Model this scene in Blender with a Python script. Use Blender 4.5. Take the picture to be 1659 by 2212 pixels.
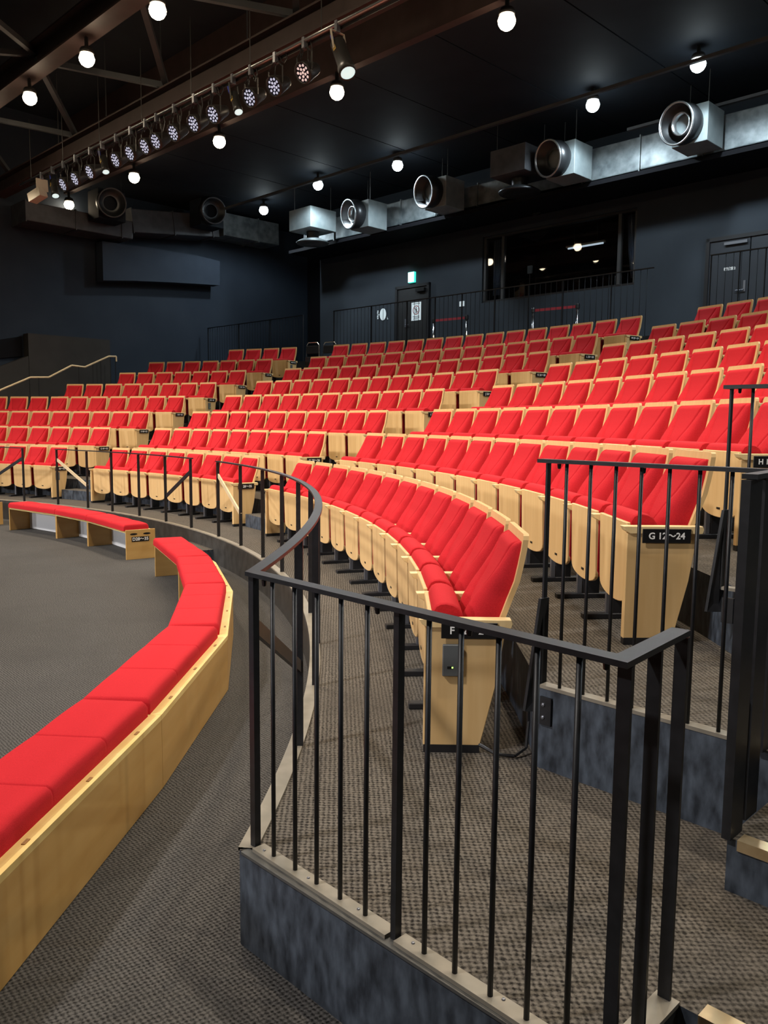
import bpy, bmesh, math, random
from mathutils import Vector, Matrix
random.seed(4)
for o in list(bpy.data.objects): bpy.data.objects.remove(o)
SC = bpy.context.scene
COL = SC.collection
PI = math.pi
rad = math.radians

# ------------------------------------------------------------------ camera
CAMZ = 1.65
cam_d = bpy.data.cameras.new('camera'); cam = bpy.data.objects.new('camera', cam_d); COL.objects.link(cam)
cam_d.sensor_fit = 'VERTICAL'; cam_d.sensor_height = 24.0; cam_d.lens = 24.0 * 1757.43 / 2212.0
cam_d.clip_start = 0.05; cam_d.clip_end = 200
cam.matrix_world = Matrix.Translation((0, 0, CAMZ)) @ Matrix.Rotation(PI / 2 - 0.10866, 4, 'X') @ Matrix.Rotation(0.00935, 4, 'Z')
SC.camera = cam
# ------------------------------------------------------------------ world, exposure
w = bpy.data.worlds.new('world'); SC.world = w; w.use_nodes = True
w.node_tree.nodes['Background'].inputs[0].default_value = (0.5, 0.6, 0.8, 1)
w.node_tree.nodes['Background'].inputs[1].default_value = 0.012
SC.view_settings.view_transform = 'Standard'; SC.view_settings.look = 'None'
SC.view_settings.gamma = 1.0; SC.view_settings.use_curve_mapping = False
SC.view_settings.exposure = 0.0
WARM = (1.0, 0.85, 0.66); COOL = (0.78, 0.92, 1.0)
NEUT = (1.0, 0.94, 0.90)
P_INNER = 380.0; P_REAR = 60.0; P_STAGE = 420.0; P_FLOOD = 2300.0; P_LOW = 1500.0; P_COOL = 180.0; P_SIDE = 320.0

# ------------------------------------------------------------------ frame of reference
S2 = math.sqrt(0.5)
CX, CY = -11.4959, 3.64631           # centre of the seating arcs
ROWS = 'FGHIJKLM'
RB = [12.0871, 13.0269, 13.9609, 14.8659, 15.7565, 16.6314, 17.5290, 18.4284]     # radius of seat-back tops
ZR = [0.315, 0.636, 0.940, 1.266, 1.578, 1.881, 2.188, 2.523]                      # tier heights
RE = [11.12, 12.12, 13.06, 14.00, 14.90, 15.79, 16.67, 17.57]                      # tier front edges
NL = [1.40, 2.60, 3.52, 4.44, 5.36, 6.28, 7.20, 8.12]                              # straight tier edges beside the side stair
ZW = 3.16                             # top walkway
def EN(e, n, z=0.0): return Vector((S2 * (e + n), S2 * (n - e), z))
def PO(r, th, z=0.0): return Vector((CX + r * math.cos(rad(th)), CY + r * math.sin(rad(th)), z))
EV = Vector((S2, -S2, 0)); NV = Vector((S2, S2, 0)); ZV = Vector((0, 0, 1))
ANG_E = -PI / 4                       # rotation that turns local x into e and local y into n

# ------------------------------------------------------------------ materials
def mat(name, col, rough=0.5, metal=0.0, emit=None, estr=0.0, spec=0.5):
    m = bpy.data.materials.new(name); m.use_nodes = True
    b = m.node_tree.nodes['Principled BSDF']
    b.inputs['Base Color'].default_value = (*col, 1); b.inputs['Roughness'].default_value = rough
    b.inputs['Metallic'].default_value = metal; b.inputs['Specular IOR Level'].default_value = spec
    if emit: b.inputs['Emission Color'].default_value = (*emit, 1); b.inputs['Emission Strength'].default_value = estr
    return m
def N(m, t, **kw):
    n = m.node_tree.nodes.new(t)
    for k, v in kw.items(): setattr(n, k, v)
    return n
def L(m, a, b): m.node_tree.links.new(a, b)
def BS(m): return m.node_tree.nodes['Principled BSDF']
def noise_mat(name, c0, c1, scale, rough, bump=0.0, stretch=(1, 1, 1), detail=6, lo=0.35, hi=0.65, spec=0.4, metal=0.0, bdist=0.002, coord='Object'):
    m = mat(name, c0, rough, metal, spec=spec)
    tc = N(m, 'ShaderNodeTexCoord'); mp = N(m, 'ShaderNodeMapping'); mp.inputs['Scale'].default_value = stretch
    L(m, tc.outputs[coord], mp.inputs['Vector'])
    nz = N(m, 'ShaderNodeTexNoise'); nz.inputs['Scale'].default_value = scale; nz.inputs['Detail'].default_value = detail
    L(m, mp.outputs['Vector'], nz.inputs['Vector'])
    rp = N(m, 'ShaderNodeValToRGB'); rp.color_ramp.elements[0].position = lo; rp.color_ramp.elements[1].position = hi
    rp.color_ramp.elements[0].color = (*c0, 1); rp.color_ramp.elements[1].color = (*c1, 1)
    L(m, nz.outputs['Fac'], rp.inputs['Fac']); L(m, rp.outputs['Color'], BS(m).inputs['Base Color'])
    if bump:
        bp = N(m, 'ShaderNodeBump'); bp.inputs['Strength'].default_value = bump; bp.inputs['Distance'].default_value = bdist
        L(m, nz.outputs['Fac'], bp.inputs['Height']); L(m, bp.outputs['Normal'], BS(m).inputs['Normal'])
    return m
def carpet(name, c0, c1, c2, pitch, ang):
    m = mat(name, c0, 0.95, spec=0.15)
    tc = N(m, 'ShaderNodeTexCoord'); mp = N(m, 'ShaderNodeMapping')
    mp.inputs['Rotation'].default_value = (0, 0, ang); mp.inputs['Scale'].default_value = (1, 1, 1)
    L(m, tc.outputs['Object'], mp.inputs['Vector'])
    nz = N(m, 'ShaderNodeTexNoise'); nz.inputs['Scale'].default_value = 45; nz.inputs['Detail'].default_value = 3
    L(m, mp.outputs['Vector'], nz.inputs['Vector'])
    ad = N(m, 'ShaderNodeVectorMath', operation='MULTIPLY_ADD')
    L(m, nz.outputs['Color'], ad.inputs[0]); ad.inputs[1].default_value = (0.016, 0.016, 0); L(m, mp.outputs['Vector'], ad.inputs[2])
    sp = N(m, 'ShaderNodeSeparateXYZ'); L(m, ad.outputs[0], sp.inputs[0])
    def sn(out, k):
        a = N(m, 'ShaderNodeMath', operation='MULTIPLY'); L(m, out, a.inputs[0]); a.inputs[1].default_value = k
        b = N(m, 'ShaderNodeMath', operation='SINE'); L(m, a.outputs[0], b.inputs[0]); return b.outputs[0]
    sx = sn(sp.outputs['X'], 2 * PI / (pitch * 1.12)); sy = sn(sp.outputs['Y'], 2 * PI / pitch)
    pr = N(m, 'ShaderNodeMath', operation='MULTIPLY'); L(m, sx, pr.inputs[0]); L(m, sy, pr.inputs[1])
    su = N(m, 'ShaderNodeMath', operation='MULTIPLY_ADD'); L(m, pr.outputs[0], su.inputs[0]); su.inputs[1].default_value = 0.36
    nf = N(m, 'ShaderNodeTexNoise'); nf.inputs['Scale'].default_value = 160; nf.inputs['Detail'].default_value = 2; L(m, mp.outputs['Vector'], nf.inputs['Vector'])
    L(m, nf.outputs['Fac'], su.inputs[2])
    rp = N(m, 'ShaderNodeValToRGB'); rp.color_ramp.elements[0].position = 0.14; rp.color_ramp.elements[1].position = 0.78
    rp.color_ramp.elements[0].color = (*c0, 1); rp.color_ramp.elements[1].color = (*c1, 1)
    L(m, su.outputs[0], rp.inputs['Fac'])
    lg = N(m, 'ShaderNodeTexNoise'); lg.inputs['Scale'].default_value = 1.3; lg.inputs['Detail'].default_value = 4; L(m, tc.outputs['Object'], lg.inputs['Vector'])
    mx = N(m, 'ShaderNodeMix', data_type='RGBA'); mx.inputs['B'].default_value = (*c2, 1)
    mr = N(m, 'ShaderNodeMapRange'); mr.inputs[1].default_value = 0.45; mr.inputs[2].default_value = 0.75; mr.inputs[4].default_value = 0.5
    L(m, lg.outputs['Fac'], mr.inputs[0]); L(m, mr.outputs[0], mx.inputs['Factor']); L(m, rp.outputs['Color'], mx.inputs['A'])
    L(m, mx.outputs['Result'], BS(m).inputs['Base Color'])
    bp = N(m, 'ShaderNodeBump'); bp.inputs['Strength'].default_value = 0.6; bp.inputs['Distance'].default_value = 0.004
    L(m, su.outputs[0], bp.inputs['Height']); L(m, bp.outputs['Normal'], BS(m).inputs['Normal'])
    return m
M = {}
M['wood'] = noise_mat('maple', (0.71, 0.465, 0.205), (0.76, 0.515, 0.240), 3.0, 0.36, stretch=(9, 9, 0.7), detail=5)
M['wood_edge'] = noise_mat('maple_edge', (0.80, 0.58, 0.28), (0.84, 0.63, 0.33), 8.0, 0.4, stretch=(6, 6, 1))
M['wood_bench'] = noise_mat('bench_ply', (0.52, 0.300, 0.092), (0.58, 0.350, 0.120), 2.0, 0.4, stretch=(1, 1, 6))
M['wood_bench_edge'] = noise_mat('bench_ply_edge', (0.78, 0.55, 0.20), (0.84, 0.62, 0.26), 8.0, 0.45)
M['red'] = noise_mat('red_wool', (0.44, 0.011, 0.018), (0.51, 0.015, 0.023), 220, 0.85, bump=0.25, detail=2, spec=0.2)
M['red_bench'] = noise_mat('red_bench_wool', (0.46, 0.012, 0.019), (0.53, 0.016, 0.024), 260, 0.85, bump=0.25, detail=2, spec=0.2)
M['red_dark'] = noise_mat('red_lining', (0.20, 0.004, 0.012), (0.26, 0.006, 0.016), 150, 0.9, detail=2, spec=0.2)
M['rail'] = noise_mat('charcoal_paint', (0.010, 0.011, 0.013), (0.016, 0.017, 0.020), 30, 0.45, bump=0.05, spec=0.4)
M['rail_navy'] = mat('navy_rail_paint', (0.016, 0.020, 0.026), 0.5, spec=0.3)
M['black'] = mat('black_steel', (0.012, 0.012, 0.014), 0.5)
M['plastic'] = mat('black_plastic', (0.008, 0.008, 0.009), 0.35)
M['white'] = mat('white_print', (0.85, 0.85, 0.83), 0.6)
M['steel'] = mat('grey_steel', (0.22, 0.23, 0.26), 0.4, 0.7)
M['device'] = mat('grey_device', (0.11, 0.12, 0.125), 0.45)
M['led'] = mat('green_led', (0.2, 0.8, 0.1), 0.4, emit=(0.45, 1.0, 0.15), estr=3.0)
M['strip'] = noise_mat('pale_strip', (0.22, 0.20, 0.16), (0.28, 0.25, 0.20), 12, 0.45, metal=0.2)
M['steel_strip'] = mat('grey_edge', (0.10, 0.10, 0.095), 0.45, 0.3)
M['brass'] = noise_mat('brass_nosing', (0.62, 0.46, 0.26), (0.72, 0.56, 0.34), 20, 0.28, metal=0.8)
M['floor'] = carpet('stage_carpet', (0.013, 0.0125, 0.012), (0.118, 0.113, 0.107), (0.050, 0.048, 0.046), 0.021, 0.12)
M['tier'] = carpet('tier_carpet', (0.016, 0.014, 0.012), (0.158, 0.140, 0.118), (0.066, 0.058, 0.049), 0.024, PI / 4)
M['riser'] = noise_mat('blue_grey_riser', (0.016, 0.021, 0.029), (0.086, 0.107, 0.138), 30, 0.5, stretch=(1, 1, 0.4), detail=9, lo=0.3, hi=0.72)
M['riser_dark'] = noise_mat('dark_riser', (0.030, 0.029, 0.027), (0.050, 0.048, 0.045), 9, 0.5, detail=8)
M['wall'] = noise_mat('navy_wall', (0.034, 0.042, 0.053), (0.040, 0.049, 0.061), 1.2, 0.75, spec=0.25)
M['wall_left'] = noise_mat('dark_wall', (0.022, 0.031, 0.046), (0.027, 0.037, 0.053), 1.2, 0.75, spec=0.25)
M['wall_brown'] = noise_mat('brown_black_wall', (0.040, 0.037, 0.034), (0.050, 0.046, 0.042), 2, 0.8, spec=0.2)
M['void'] = mat('black_paint', (0.006, 0.006, 0.008), 0.8, spec=0.15)
M['ceil'] = noise_mat('black_ceiling', (0.010, 0.014, 0.020), (0.013, 0.018, 0.025), 2, 0.75, spec=0.25)
M['beam'] = noise_mat('oxide_steel', (0.050, 0.032, 0.028), (0.062, 0.040, 0.036), 4, 0.6)
M['beam_grey'] = noise_mat('grey_steel_beam', (0.045, 0.048, 0.052), (0.055, 0.058, 0.062), 4, 0.6)
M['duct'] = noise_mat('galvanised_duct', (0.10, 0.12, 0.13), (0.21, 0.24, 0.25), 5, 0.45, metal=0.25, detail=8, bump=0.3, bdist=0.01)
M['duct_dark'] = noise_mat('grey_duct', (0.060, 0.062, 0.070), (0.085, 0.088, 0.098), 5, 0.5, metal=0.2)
M['box'] = noise_mat('grey_box', (0.20, 0.24, 0.25), (0.25, 0.29, 0.30), 6, 0.5)
M['drum'] = mat('drum_black', (0.03, 0.032, 0.035), 0.35, 0.4)
M['ring'] = mat('drum_ring', (0.45, 0.47, 0.48), 0.3, 0.9)
M['chrome'] = mat('chrome', (0.75, 0.75, 0.78), 0.18, 1.0)
M['belt'] = mat('belt_red', (0.30, 0.02, 0.03), 0.8)
M['lampw'] = mat('lamp_glass_warm', (1, 0.9, 0.8), 0.3, emit=(1.0, 0.80, 0.55), estr=30)
M['lampc'] = mat('lamp_glass_cool', (0.9, 1, 1), 0.3, emit=(0.82, 0.95, 1.0), estr=26)
M['lens'] = mat('led_lens_glint', (0.6, 0.62, 0.75), 0.15, emit=(0.75, 0.78, 1.0), estr=0.55)  # lenses are unlit; the dim glow paints in their reflections
M['lens_pink'] = mat('led_lens_pink_glint', (0.75, 0.6, 0.58), 0.15, emit=(1.0, 0.72, 0.66), estr=0.6)  # same painted reflection glow in a pinkish tone
M['lens_lit'] = mat('spot_lens', (0.8, 0.9, 0.9), 0.15, emit=(0.75, 1.0, 0.97), estr=0.8)
M['lens_face'] = mat('par_face', (0.03, 0.03, 0.05), 0.3)
M['fix'] = mat('fixture_black', (0.05, 0.049, 0.047), 0.4, 0.3)
M['blue'] = mat('blue_plug', (0.05, 0.09, 0.6), 0.5)
M['yellow'] = mat('yellow_tag', (0.8, 0.6, 0.15), 0.6)
M['pale'] = mat('pale_tag', (0.62, 0.56, 0.45), 0.6)
M['door'] = noise_mat('dark_door', (0.024, 0.028, 0.036), (0.029, 0.034, 0.043), 2, 0.5)
M['door_dark'] = noise_mat('brown_black_door', (0.014, 0.014, 0.015), (0.018, 0.018, 0.019), 2, 0.5)
M['frame'] = mat('black_frame', (0.008, 0.008, 0.01), 0.5)
M['mullion'] = mat('grey_mullion', (0.05, 0.05, 0.052), 0.5)
M['curtain'] = noise_mat('grey_blue_curtain', (0.075, 0.095, 0.13), (0.10, 0.125, 0.17), 12, 0.9, stretch=(8, 8, 0.5))
M['paper'] = mat('notice_paper_glow', (0.72, 0.78, 0.80), 0.7, emit=(0.8, 0.95, 1), estr=0.25)  # faint glow painted onto paper and plates that give no light
M['sign_red'] = mat('notice_red', (0.30, 0.06, 0.06), 0.7)
M['sign_ink'] = mat('notice_ink', (0.05, 0.05, 0.06), 0.7)
M['exit_w'] = mat('exit_panel', (0.9, 1, 0.97), 0.5, emit=(0.85, 1.0, 0.97), estr=4.0)
M['exit_g'] = mat('exit_green', (0.0, 0.4, 0.3), 0.5, emit=(0.05, 0.75, 0.58), estr=1.3)
M['handrail'] = noise_mat('pale_handrail_brace', (0.62, 0.50, 0.30), (0.70, 0.57, 0.36), 10, 0.45)
M['acoustic'] = noise_mat('acoustic_panel', (0.032, 0.043, 0.062), (0.038, 0.050, 0.070), 2, 0.8, spec=0.2)
gl = mat('booth_glass', (0.9, 0.95, 1), 0.02); BS(gl).inputs['Transmission Weight'].default_value = 1.0; BS(gl).inputs['IOR'].default_value = 1.45
M['glass'] = gl
M['tube'] = mat('tube_lamp', (0.8, 0.9, 1), 0.4, emit=(0.75, 0.88, 1), estr=0.6)

# ------------------------------------------------------------------ mesh helpers
class MB:
    def __init__(self): self.v = []; self.f = []; self.mi = []
    def add(self, vs, fs, mi=0):
        o = len(self.v); self.v += [tuple(v) for v in vs]; self.f += [tuple(i + o for i in f) for f in fs]; self.mi += [mi] * len(fs)
        return self
    def box(self, a, b, mi=0):
        x0, y0, z0 = a; x1, y1, z1 = b
        return self.add([(x0, y0, z0), (x1, y0, z0), (x1, y1, z0), (x0, y1, z0), (x0, y0, z1), (x1, y0, z1), (x1, y1, z1), (x0, y1, z1)],
                        [(0, 3, 2, 1), (4, 5, 6, 7), (0, 1, 5, 4), (1, 2, 6, 5), (2, 3, 7, 6), (3, 0, 4, 7)], mi)
    def prism(self, pts, off, mi=0):
        "polygon (3D points) swept by vector off"
        n = len(pts); off = Vector(off); p = [Vector(q) for q in pts]; q = [a + off for a in p]
        return self.add(p + q, [tuple(range(n - 1, -1, -1)), tuple(range(n, 2 * n))] + [(i, (i + 1) % n, n + (i + 1) % n, n + i) for i in range(n)], mi)
    def bar(self, a, b, w, h, up=(0, 0, 1), mi=0):
        a, b = Vector(a), Vector(b); d = (b - a).normalized(); up = Vector(up); s = d.cross(up)
        if s.length < 1e-4: s = d.cross(Vector((1, 0, 0)))
        s.normalize(); u = s.cross(d).normalized(); s *= w / 2; u *= h / 2
        return self.prism([a - s - u, a + s - u, a + s + u, a - s + u], b - a, mi)
    def tube(self, a, b, r, n=8, r2=None, mi=0, cap=True):
        a, b = Vector(a), Vector(b); d = (b - a).normalized(); s = d.cross(ZV)
        if s.length < 1e-4: s = Vector((1, 0, 0))
        s.normalize(); u = s.cross(d); r2 = r if r2 is None else r2
        A = [a + (s * math.cos(2 * PI * i / n) + u * math.sin(2 * PI * i / n)) * r for i in range(n)]
        B = [b + (s * math.cos(2 * PI * i / n) + u * math.sin(2 * PI * i / n)) * r2 for i in range(n)]
        fs = [(i, (i + 1) % n, n + (i + 1) % n, n + i) for i in range(n)]
        if cap: fs += [tuple(range(n - 1, -1, -1)), tuple(range(n, 2 * n))]
        return self.add(A + B, fs, mi)
    def poly_tube(self, pts, r, n=6, mi=0):
        for a, b in zip(pts, pts[1:]): self.tube(a, b, r, n, mi=mi)
        return self
    def lathe(self, prof, n=20, c=(0, 0, 0), ax=(0, 0, 1), mi=0):
        "prof: (radius, along) pairs"
        c = Vector(c); ax = Vector(ax).normalized(); s = ax.cross(ZV)
        if s.length < 1e-4: s = Vector((1, 0, 0))
        s.normalize(); u = ax.cross(s); vs = []; fs = []
        for r, z in prof: vs += [c + ax * z + (s * math.cos(2 * PI * i / n) + u * math.sin(2 * PI * i / n)) * r for i in range(n)]
        for k in range(len(prof) - 1): fs += [(k * n + i, k * n + (i + 1) % n, (k + 1) * n + (i + 1) % n, (k + 1) * n + i) for i in range(n)]
        return self.add(vs, fs, mi)
    def mesh(self, name, mats, bevel=0.0, smooth=False, seg=2):
        me = bpy.data.meshes.new(name); me.from_pydata(self.v, [], self.f)
        for m in (mats if isinstance(mats, (list, tuple)) else [mats]): me.materials.append(m)
        for p, i in zip(me.polygons, self.mi): p.material_index = i
        bm = bmesh.new(); bm.from_mesh(me)
        if bevel: bmesh.ops.bevel(bm, geom=list(bm.edges), offset=bevel, segments=seg, affect='EDGES', profile=0.6, clamp_overlap=True)
        bmesh.ops.recalc_face_normals(bm, faces=bm.faces[:]); bm.to_mesh(me); bm.free()
        if smooth:
            for p in me.polygons: p.use_smooth = True
        me.update(); return me
def link(name, me, parent=None, loc=None, rz=None):
    o = bpy.data.objects.new(name, me); COL.objects.link(o)
    if parent: o.parent = parent
    if loc is not None: o.location = loc
    if rz is not None: o.rotation_euler = (0, 0, rz)
    return o
def tag(o, label=None, cat=None, group=None, kind=None):
    if label: o['label'] = label
    if cat: o['category'] = cat
    if group: o['group'] = group
    if kind: o['kind'] = kind
    return o
def thing(name, label, cat, loc=(0, 0, 0), rz=0.0, group=None):
    o = bpy.data.objects.new(name, None); COL.objects.link(o); o.empty_display_size = 0.1
    o.location = loc; o.rotation_euler = (0, 0, rz)
    return tag(o, label, cat, group)
def struct(name, me, label=None, parent=None):
    o = link(name, me, parent)
    if parent is None: tag(o, label, None, None, 'structure')
    return o
_txt = {}
def text_mesh(s, size, m, align='CENTER'):
    k = (s, size, m.name, align)
    if k in _txt: return _txt[k]
    c = bpy.data.curves.new('t', 'FONT'); c.body = s; c.size = size; c.align_x = align; c.align_y = 'CENTER'; c.extrude = 0.0004; c.offset = size * 0.024; c.resolution_u = 3
    o = bpy.data.objects.new('t', c); COL.objects.link(o)
    dg = bpy.context.evaluated_depsgraph_get(); me = bpy.data.meshes.new_from_object(o.evaluated_get(dg))
    bpy.data.objects.remove(o); me.name = 'lettering'
    me.materials.clear(); me.materials.append(m); _txt[k] = me
    return me
ORD = ['', 'first', 'second', 'third', 'fourth', 'fifth', 'sixth', 'seventh', 'eighth', 'ninth', 'tenth', 'eleventh', 'twelfth', 'thirteenth', 'fourteenth', 'fifteenth']

# ================================================================== LARGE STRUCTURE
EL, ER, NB, NF = -20.64, 5.0, 15.48, -9.0      # hall bounds in e / n
def en_slab(name, e0, e1, n0, n1, z0, z1, m, label=None, parent=None):
    b = MB().prism([EN(e0, n0, z0), EN(e1, n0, z0), EN(e1, n1, z0), EN(e0, n1, z0)], (0, 0, z1 - z0))
    return struct(name, b.mesh(name, m), label, parent)
en_slab('floor', EL - 1, ER + 1, NF - 1, NB + 3, -0.3, 0.0, M['floor'], 'dark grey woven carpet of the stage floor')
# tiers: each one a slab whose front is an arc, then a straight edge beside the side stair
def tier(k):
    r, nl = RE[k], NL[k]
    cn = S2 * (CX + CY); th1 = 45 - math.degrees(math.acos((nl - cn) / r))     # arc meets the line n = nl
    ce = S2 * (CX - CY); eb = -18.75
    # arc angle where e = eb : e = ce + r*cos(th+45)
    th0 = math.degrees(math.acos(max(-1, (eb - ce) / r))) - 45
    seg = 90; pts = [PO(r, th1 + (th0 - th1) * i / seg) for i in range(seg + 1)]
    zt = ZR[k]; zb = ZR[k - 1] - 0.03 if k else -0.02
    if k == 0:
        # F tier: notch for the lower step on the near straight edge
        line = [EN(ER, 1.73), EN(-0.75, 1.73), EN(-0.75, 1.40)]
        poly = [EN(ER, 13.0), *line, *pts, EN(eb, 13.0)]
    elif k == 7: poly = [EN(ER, 13.02), EN(ER, nl), *pts, EN(eb, 13.02)]
    else: poly = [EN(ER, 13.0), EN(ER, nl), *pts, EN(eb, 13.0)]
    poly = [Vector((p.x, p.y, zb)) for p in poly]
    b = MB().prism(poly, (0, 0, zt - zb))
    me = b.mesh('seating_tier', [M['tier'], M['riser'] if k else M['riser_dark']])
    for p in me.polygons: p.material_index = 0 if p.normal.z > 0.5 else 1
    if k == 0:
        me.materials.append(M['riser'])
        for p in me.polygons:
            if abs(p.normal.z) < 0.5 and p.normal.dot(-NV) > 0.97 and p.center.dot(NV) < 2.0: p.material_index = 2
    return struct('seating_tier', me, 'carpeted seating tier carrying seat row ' + ROWS[k])
for k in range(8): tier(k)
# pale strip along the front edge of tier F
b = MB(); segs = 110
for i in range(segs):
    a0 = -6.3 + (72 + 6.3) * i / segs; a1 = -6.3 + (72 + 6.3) * (i + 1) / segs
    b.add([PO(11.115, a0, 0.310), PO(11.115, a1, 0.310), PO(11.175, a1, 0.310), PO(11.175, a0, 0.310),
           PO(11.115, a0, 0.322), PO(11.115, a1, 0.322), PO(11.175, a1, 0.322), PO(11.175, a0, 0.322)],
          [(0, 3, 2, 1), (4, 5, 6, 7), (0, 1, 5, 4), (2, 3, 7, 6)])
struct('trim_1', b.mesh('edge_strip', M['strip']), 'pale metal edging strip along the curved tier front')
# top walkway, side stair podium
en_slab('walkway', EL, ER, 13.02, NB, 2.4, ZW, M['wall'], 'dark upper walkway behind the top seats')
en_slab('stair_podium', EL, -18.75, 10.3, 13.02, -0.02, 2.5, M['wall_brown'], 'dark podium at the head of the side stair')
for i in range(9):
    z = 0.27 * (i + 1); n0 = 5.6 + 0.52 * i
    en_slab('side_stair_step', EL + 0.02, -18.77, n0, 10.3, z - 0.29, z, M['wall_brown'], 'dark step of the side stair against the left wall')
# walls
def wall_with_hole(name, m, label, e0, e1, z0, z1, holes, n0, n1):
    b = MB(); es = sorted({e0, e1, *[h[0] for h in holes], *[h[1] for h in holes]}); zs = sorted({z0, z1, *[h[2] for h in holes], *[h[3] for h in holes]})
    for a, c in zip(es, es[1:]):
        for d, f in zip(zs, zs[1:]):
            ec, zc = (a + c) / 2, (d + f) / 2
            if any(h[0] < ec < h[1] and h[2] < zc < h[3] for h in holes): continue
            b.prism([EN(a, n0, d), EN(c, n0, d), EN(c, n1, d), EN(a, n1, d)], (0, 0, f - d))
    return struct(name, b.mesh(name, m), label)
WIN = (-12.29, -8.38, 2.84 + CAMZ, 4.35 + CAMZ)
wall_with_hole('wall_back', M['wall'], 'dark navy rear wall', -18.14, ER, 0, 9.2, [WIN], NB, NB + 0.25)
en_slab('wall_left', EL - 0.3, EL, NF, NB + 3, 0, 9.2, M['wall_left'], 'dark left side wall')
en_slab('wall_recess', EL, -18.0, NB + 1.6, NB + 1.9, 0, 9.2, M['void'], 'black end wall of the corner recess')
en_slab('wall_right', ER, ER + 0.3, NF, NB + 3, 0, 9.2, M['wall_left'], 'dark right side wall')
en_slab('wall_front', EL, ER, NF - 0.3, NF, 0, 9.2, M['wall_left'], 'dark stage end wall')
# ceiling: flat panels at the rear, higher deck over the stage
CZ = 5.88 + CAMZ
cl = en_slab('ceiling', EL, ER, NF, NB + 2, 9.0, 9.3, M['ceil'], 'black ceiling deck')
for i in range(13):
    e0 = EL + i * 1.98
    bb = MB().prism([EN(e0 + 0.012, 9.35, CZ), EN(e0 + 1.968, 9.35, CZ), EN(e0 + 1.968, NB + 1.6, CZ), EN(e0 + 0.012, NB + 1.6, CZ)], (0, 0, 0.08))
    struct('ceiling_panel', bb.mesh('ceiling_panel', M['ceil']), parent=cl)
en_slab('soffit', EL, ER, 9.2, 9.35, CZ - 0.25, 9.0, M['beam'], 'dark oxide edge beam where the flat ceiling ends', cl)
# roof beams over the stage
def beam(name, label, a, b2, w, h, m):
    bb = MB(); a, b2 = Vector(a), Vector(b2)
    u = Vector((0, 0, h / 2 - 0.015))
    bb.bar(a - u, b2 - u, w, 0.03).bar(a + u, b2 + u, w, 0.03).bar(a, b2, 0.03, h - 0.05)
    return struct(name, bb.mesh(name, m), label)
ZB1 = 5.42 + CAMZ; ZB2 = 6.05 + CAMZ
beam('roof_beam', 'oxide red steel beam above the stage lighting bar', EN(EL, 7.62, ZB1), EN(ER, 7.62, ZB1), 0.30, 0.36, M['beam'])
beam('roof_beam', 'oxide red steel beam above the innermost warm downlights', EN(EL, 6.15, ZB2 + 0.1), EN(ER, 6.15, ZB2 + 0.1), 0.32, 0.42, M['beam'])
beam('roof_beam', 'grey steel beam high over the stage', EN(EL, 3.9, 7.9), EN(ER, 3.9, 7.9), 0.3, 0.4, M['beam_grey'])
for i, e0 in enumerate((-18.2, -14.7, -11.2, -7.7)):
    for d in (-1.75, 1.75):
        bb = MB().bar(EN(e0, 6.15, ZB2 + 0.1), EN(e0 + d, 7.62, ZB1 + 0.25), 0.09, 0.09)
        struct('roof_brace', bb.mesh('roof_brace', M['beam_grey']), 'thin diagonal steel brace between the roof beams')
        bb = MB().bar(EN(e0, 6.15, ZB2 + 0.2), EN(e0 + d, 3.9, 7.9), 0.09, 0.09)
        struct('roof_brace', bb.mesh('roof_brace', M['beam_grey']), 'thin diagonal steel brace running up over the stage')

# stair half steps in the two radial aisles and beside the near rail
def arc_block(name, r0, r1, a0, a1, z0, z1, label, mats, n=5):
    pts = [PO(r0, a0 + (a1 - a0) * i / n, z0) for i in range(n + 1)] + [PO(r1, a1 - (a1 - a0) * i / n, z0) for i in range(n + 1)]
    me = MB().prism(pts, (0, 0, z1 - z0)).mesh(name, mats)
    for p in me.polygons: p.material_index = 0 if p.normal.z > 0.5 else 1
    return struct(name, me, label)
SEG = {  # angle of the right top corner of the left-most back, number of seats
 ('F', 'L'): (67.45, 4, 1), ('F', 'M'): (52.46, 8, 0), ('F', 'R'): (27.69, 13, 0), ('G', 'L'): (71.51, 6, 1), ('G', 'M'): (52.96, 9, 0), ('G', 'R'): (27.95, 13, 0),
 ('H', 'L'): (74.88, 8, 1), ('H', 'M'): (53.41, 10, 0), ('H', 'R'): (27.79, 12, 0), ('I', 'L'): (77.80, 10, 0), ('I', 'M'): (53.77, 11, 0), ('I', 'R'): (27.74, 10, 0),
 ('J', 'L'): (72.87, 8, 0), ('J', 'M'): (53.98, 12, 0), ('J', 'R'): (27.50, 8, 0), ('K', 'L'): (70.13, 7, 0), ('K', 'M'): (54.09, 13, 0), ('K', 'R'): (27.27, 6, 0),
 ('L', 'L'): (69.54, 7, 0), ('L', 'M'): (54.31, 14, 0), ('L', 'R'): (27.22, 4, 0), ('M', 'L'): (64.15, 4, 0), ('M', 'M'): (54.57, 15, 0), ('M', 'R'): (27.19, 3, 0)}
PITCH = 0.52; HALF = 0.220
def ends(row, blk):
    r = RB[ROWS.index(row)]; a, n, ex = SEG[(row, blk)]; st = math.degrees(PITCH / r)
    hi = a + math.degrees((2 * HALF + 0.075) / r); lo = a - (n - 1) * st - math.degrees(0.075 / r)
    return lo, hi
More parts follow.
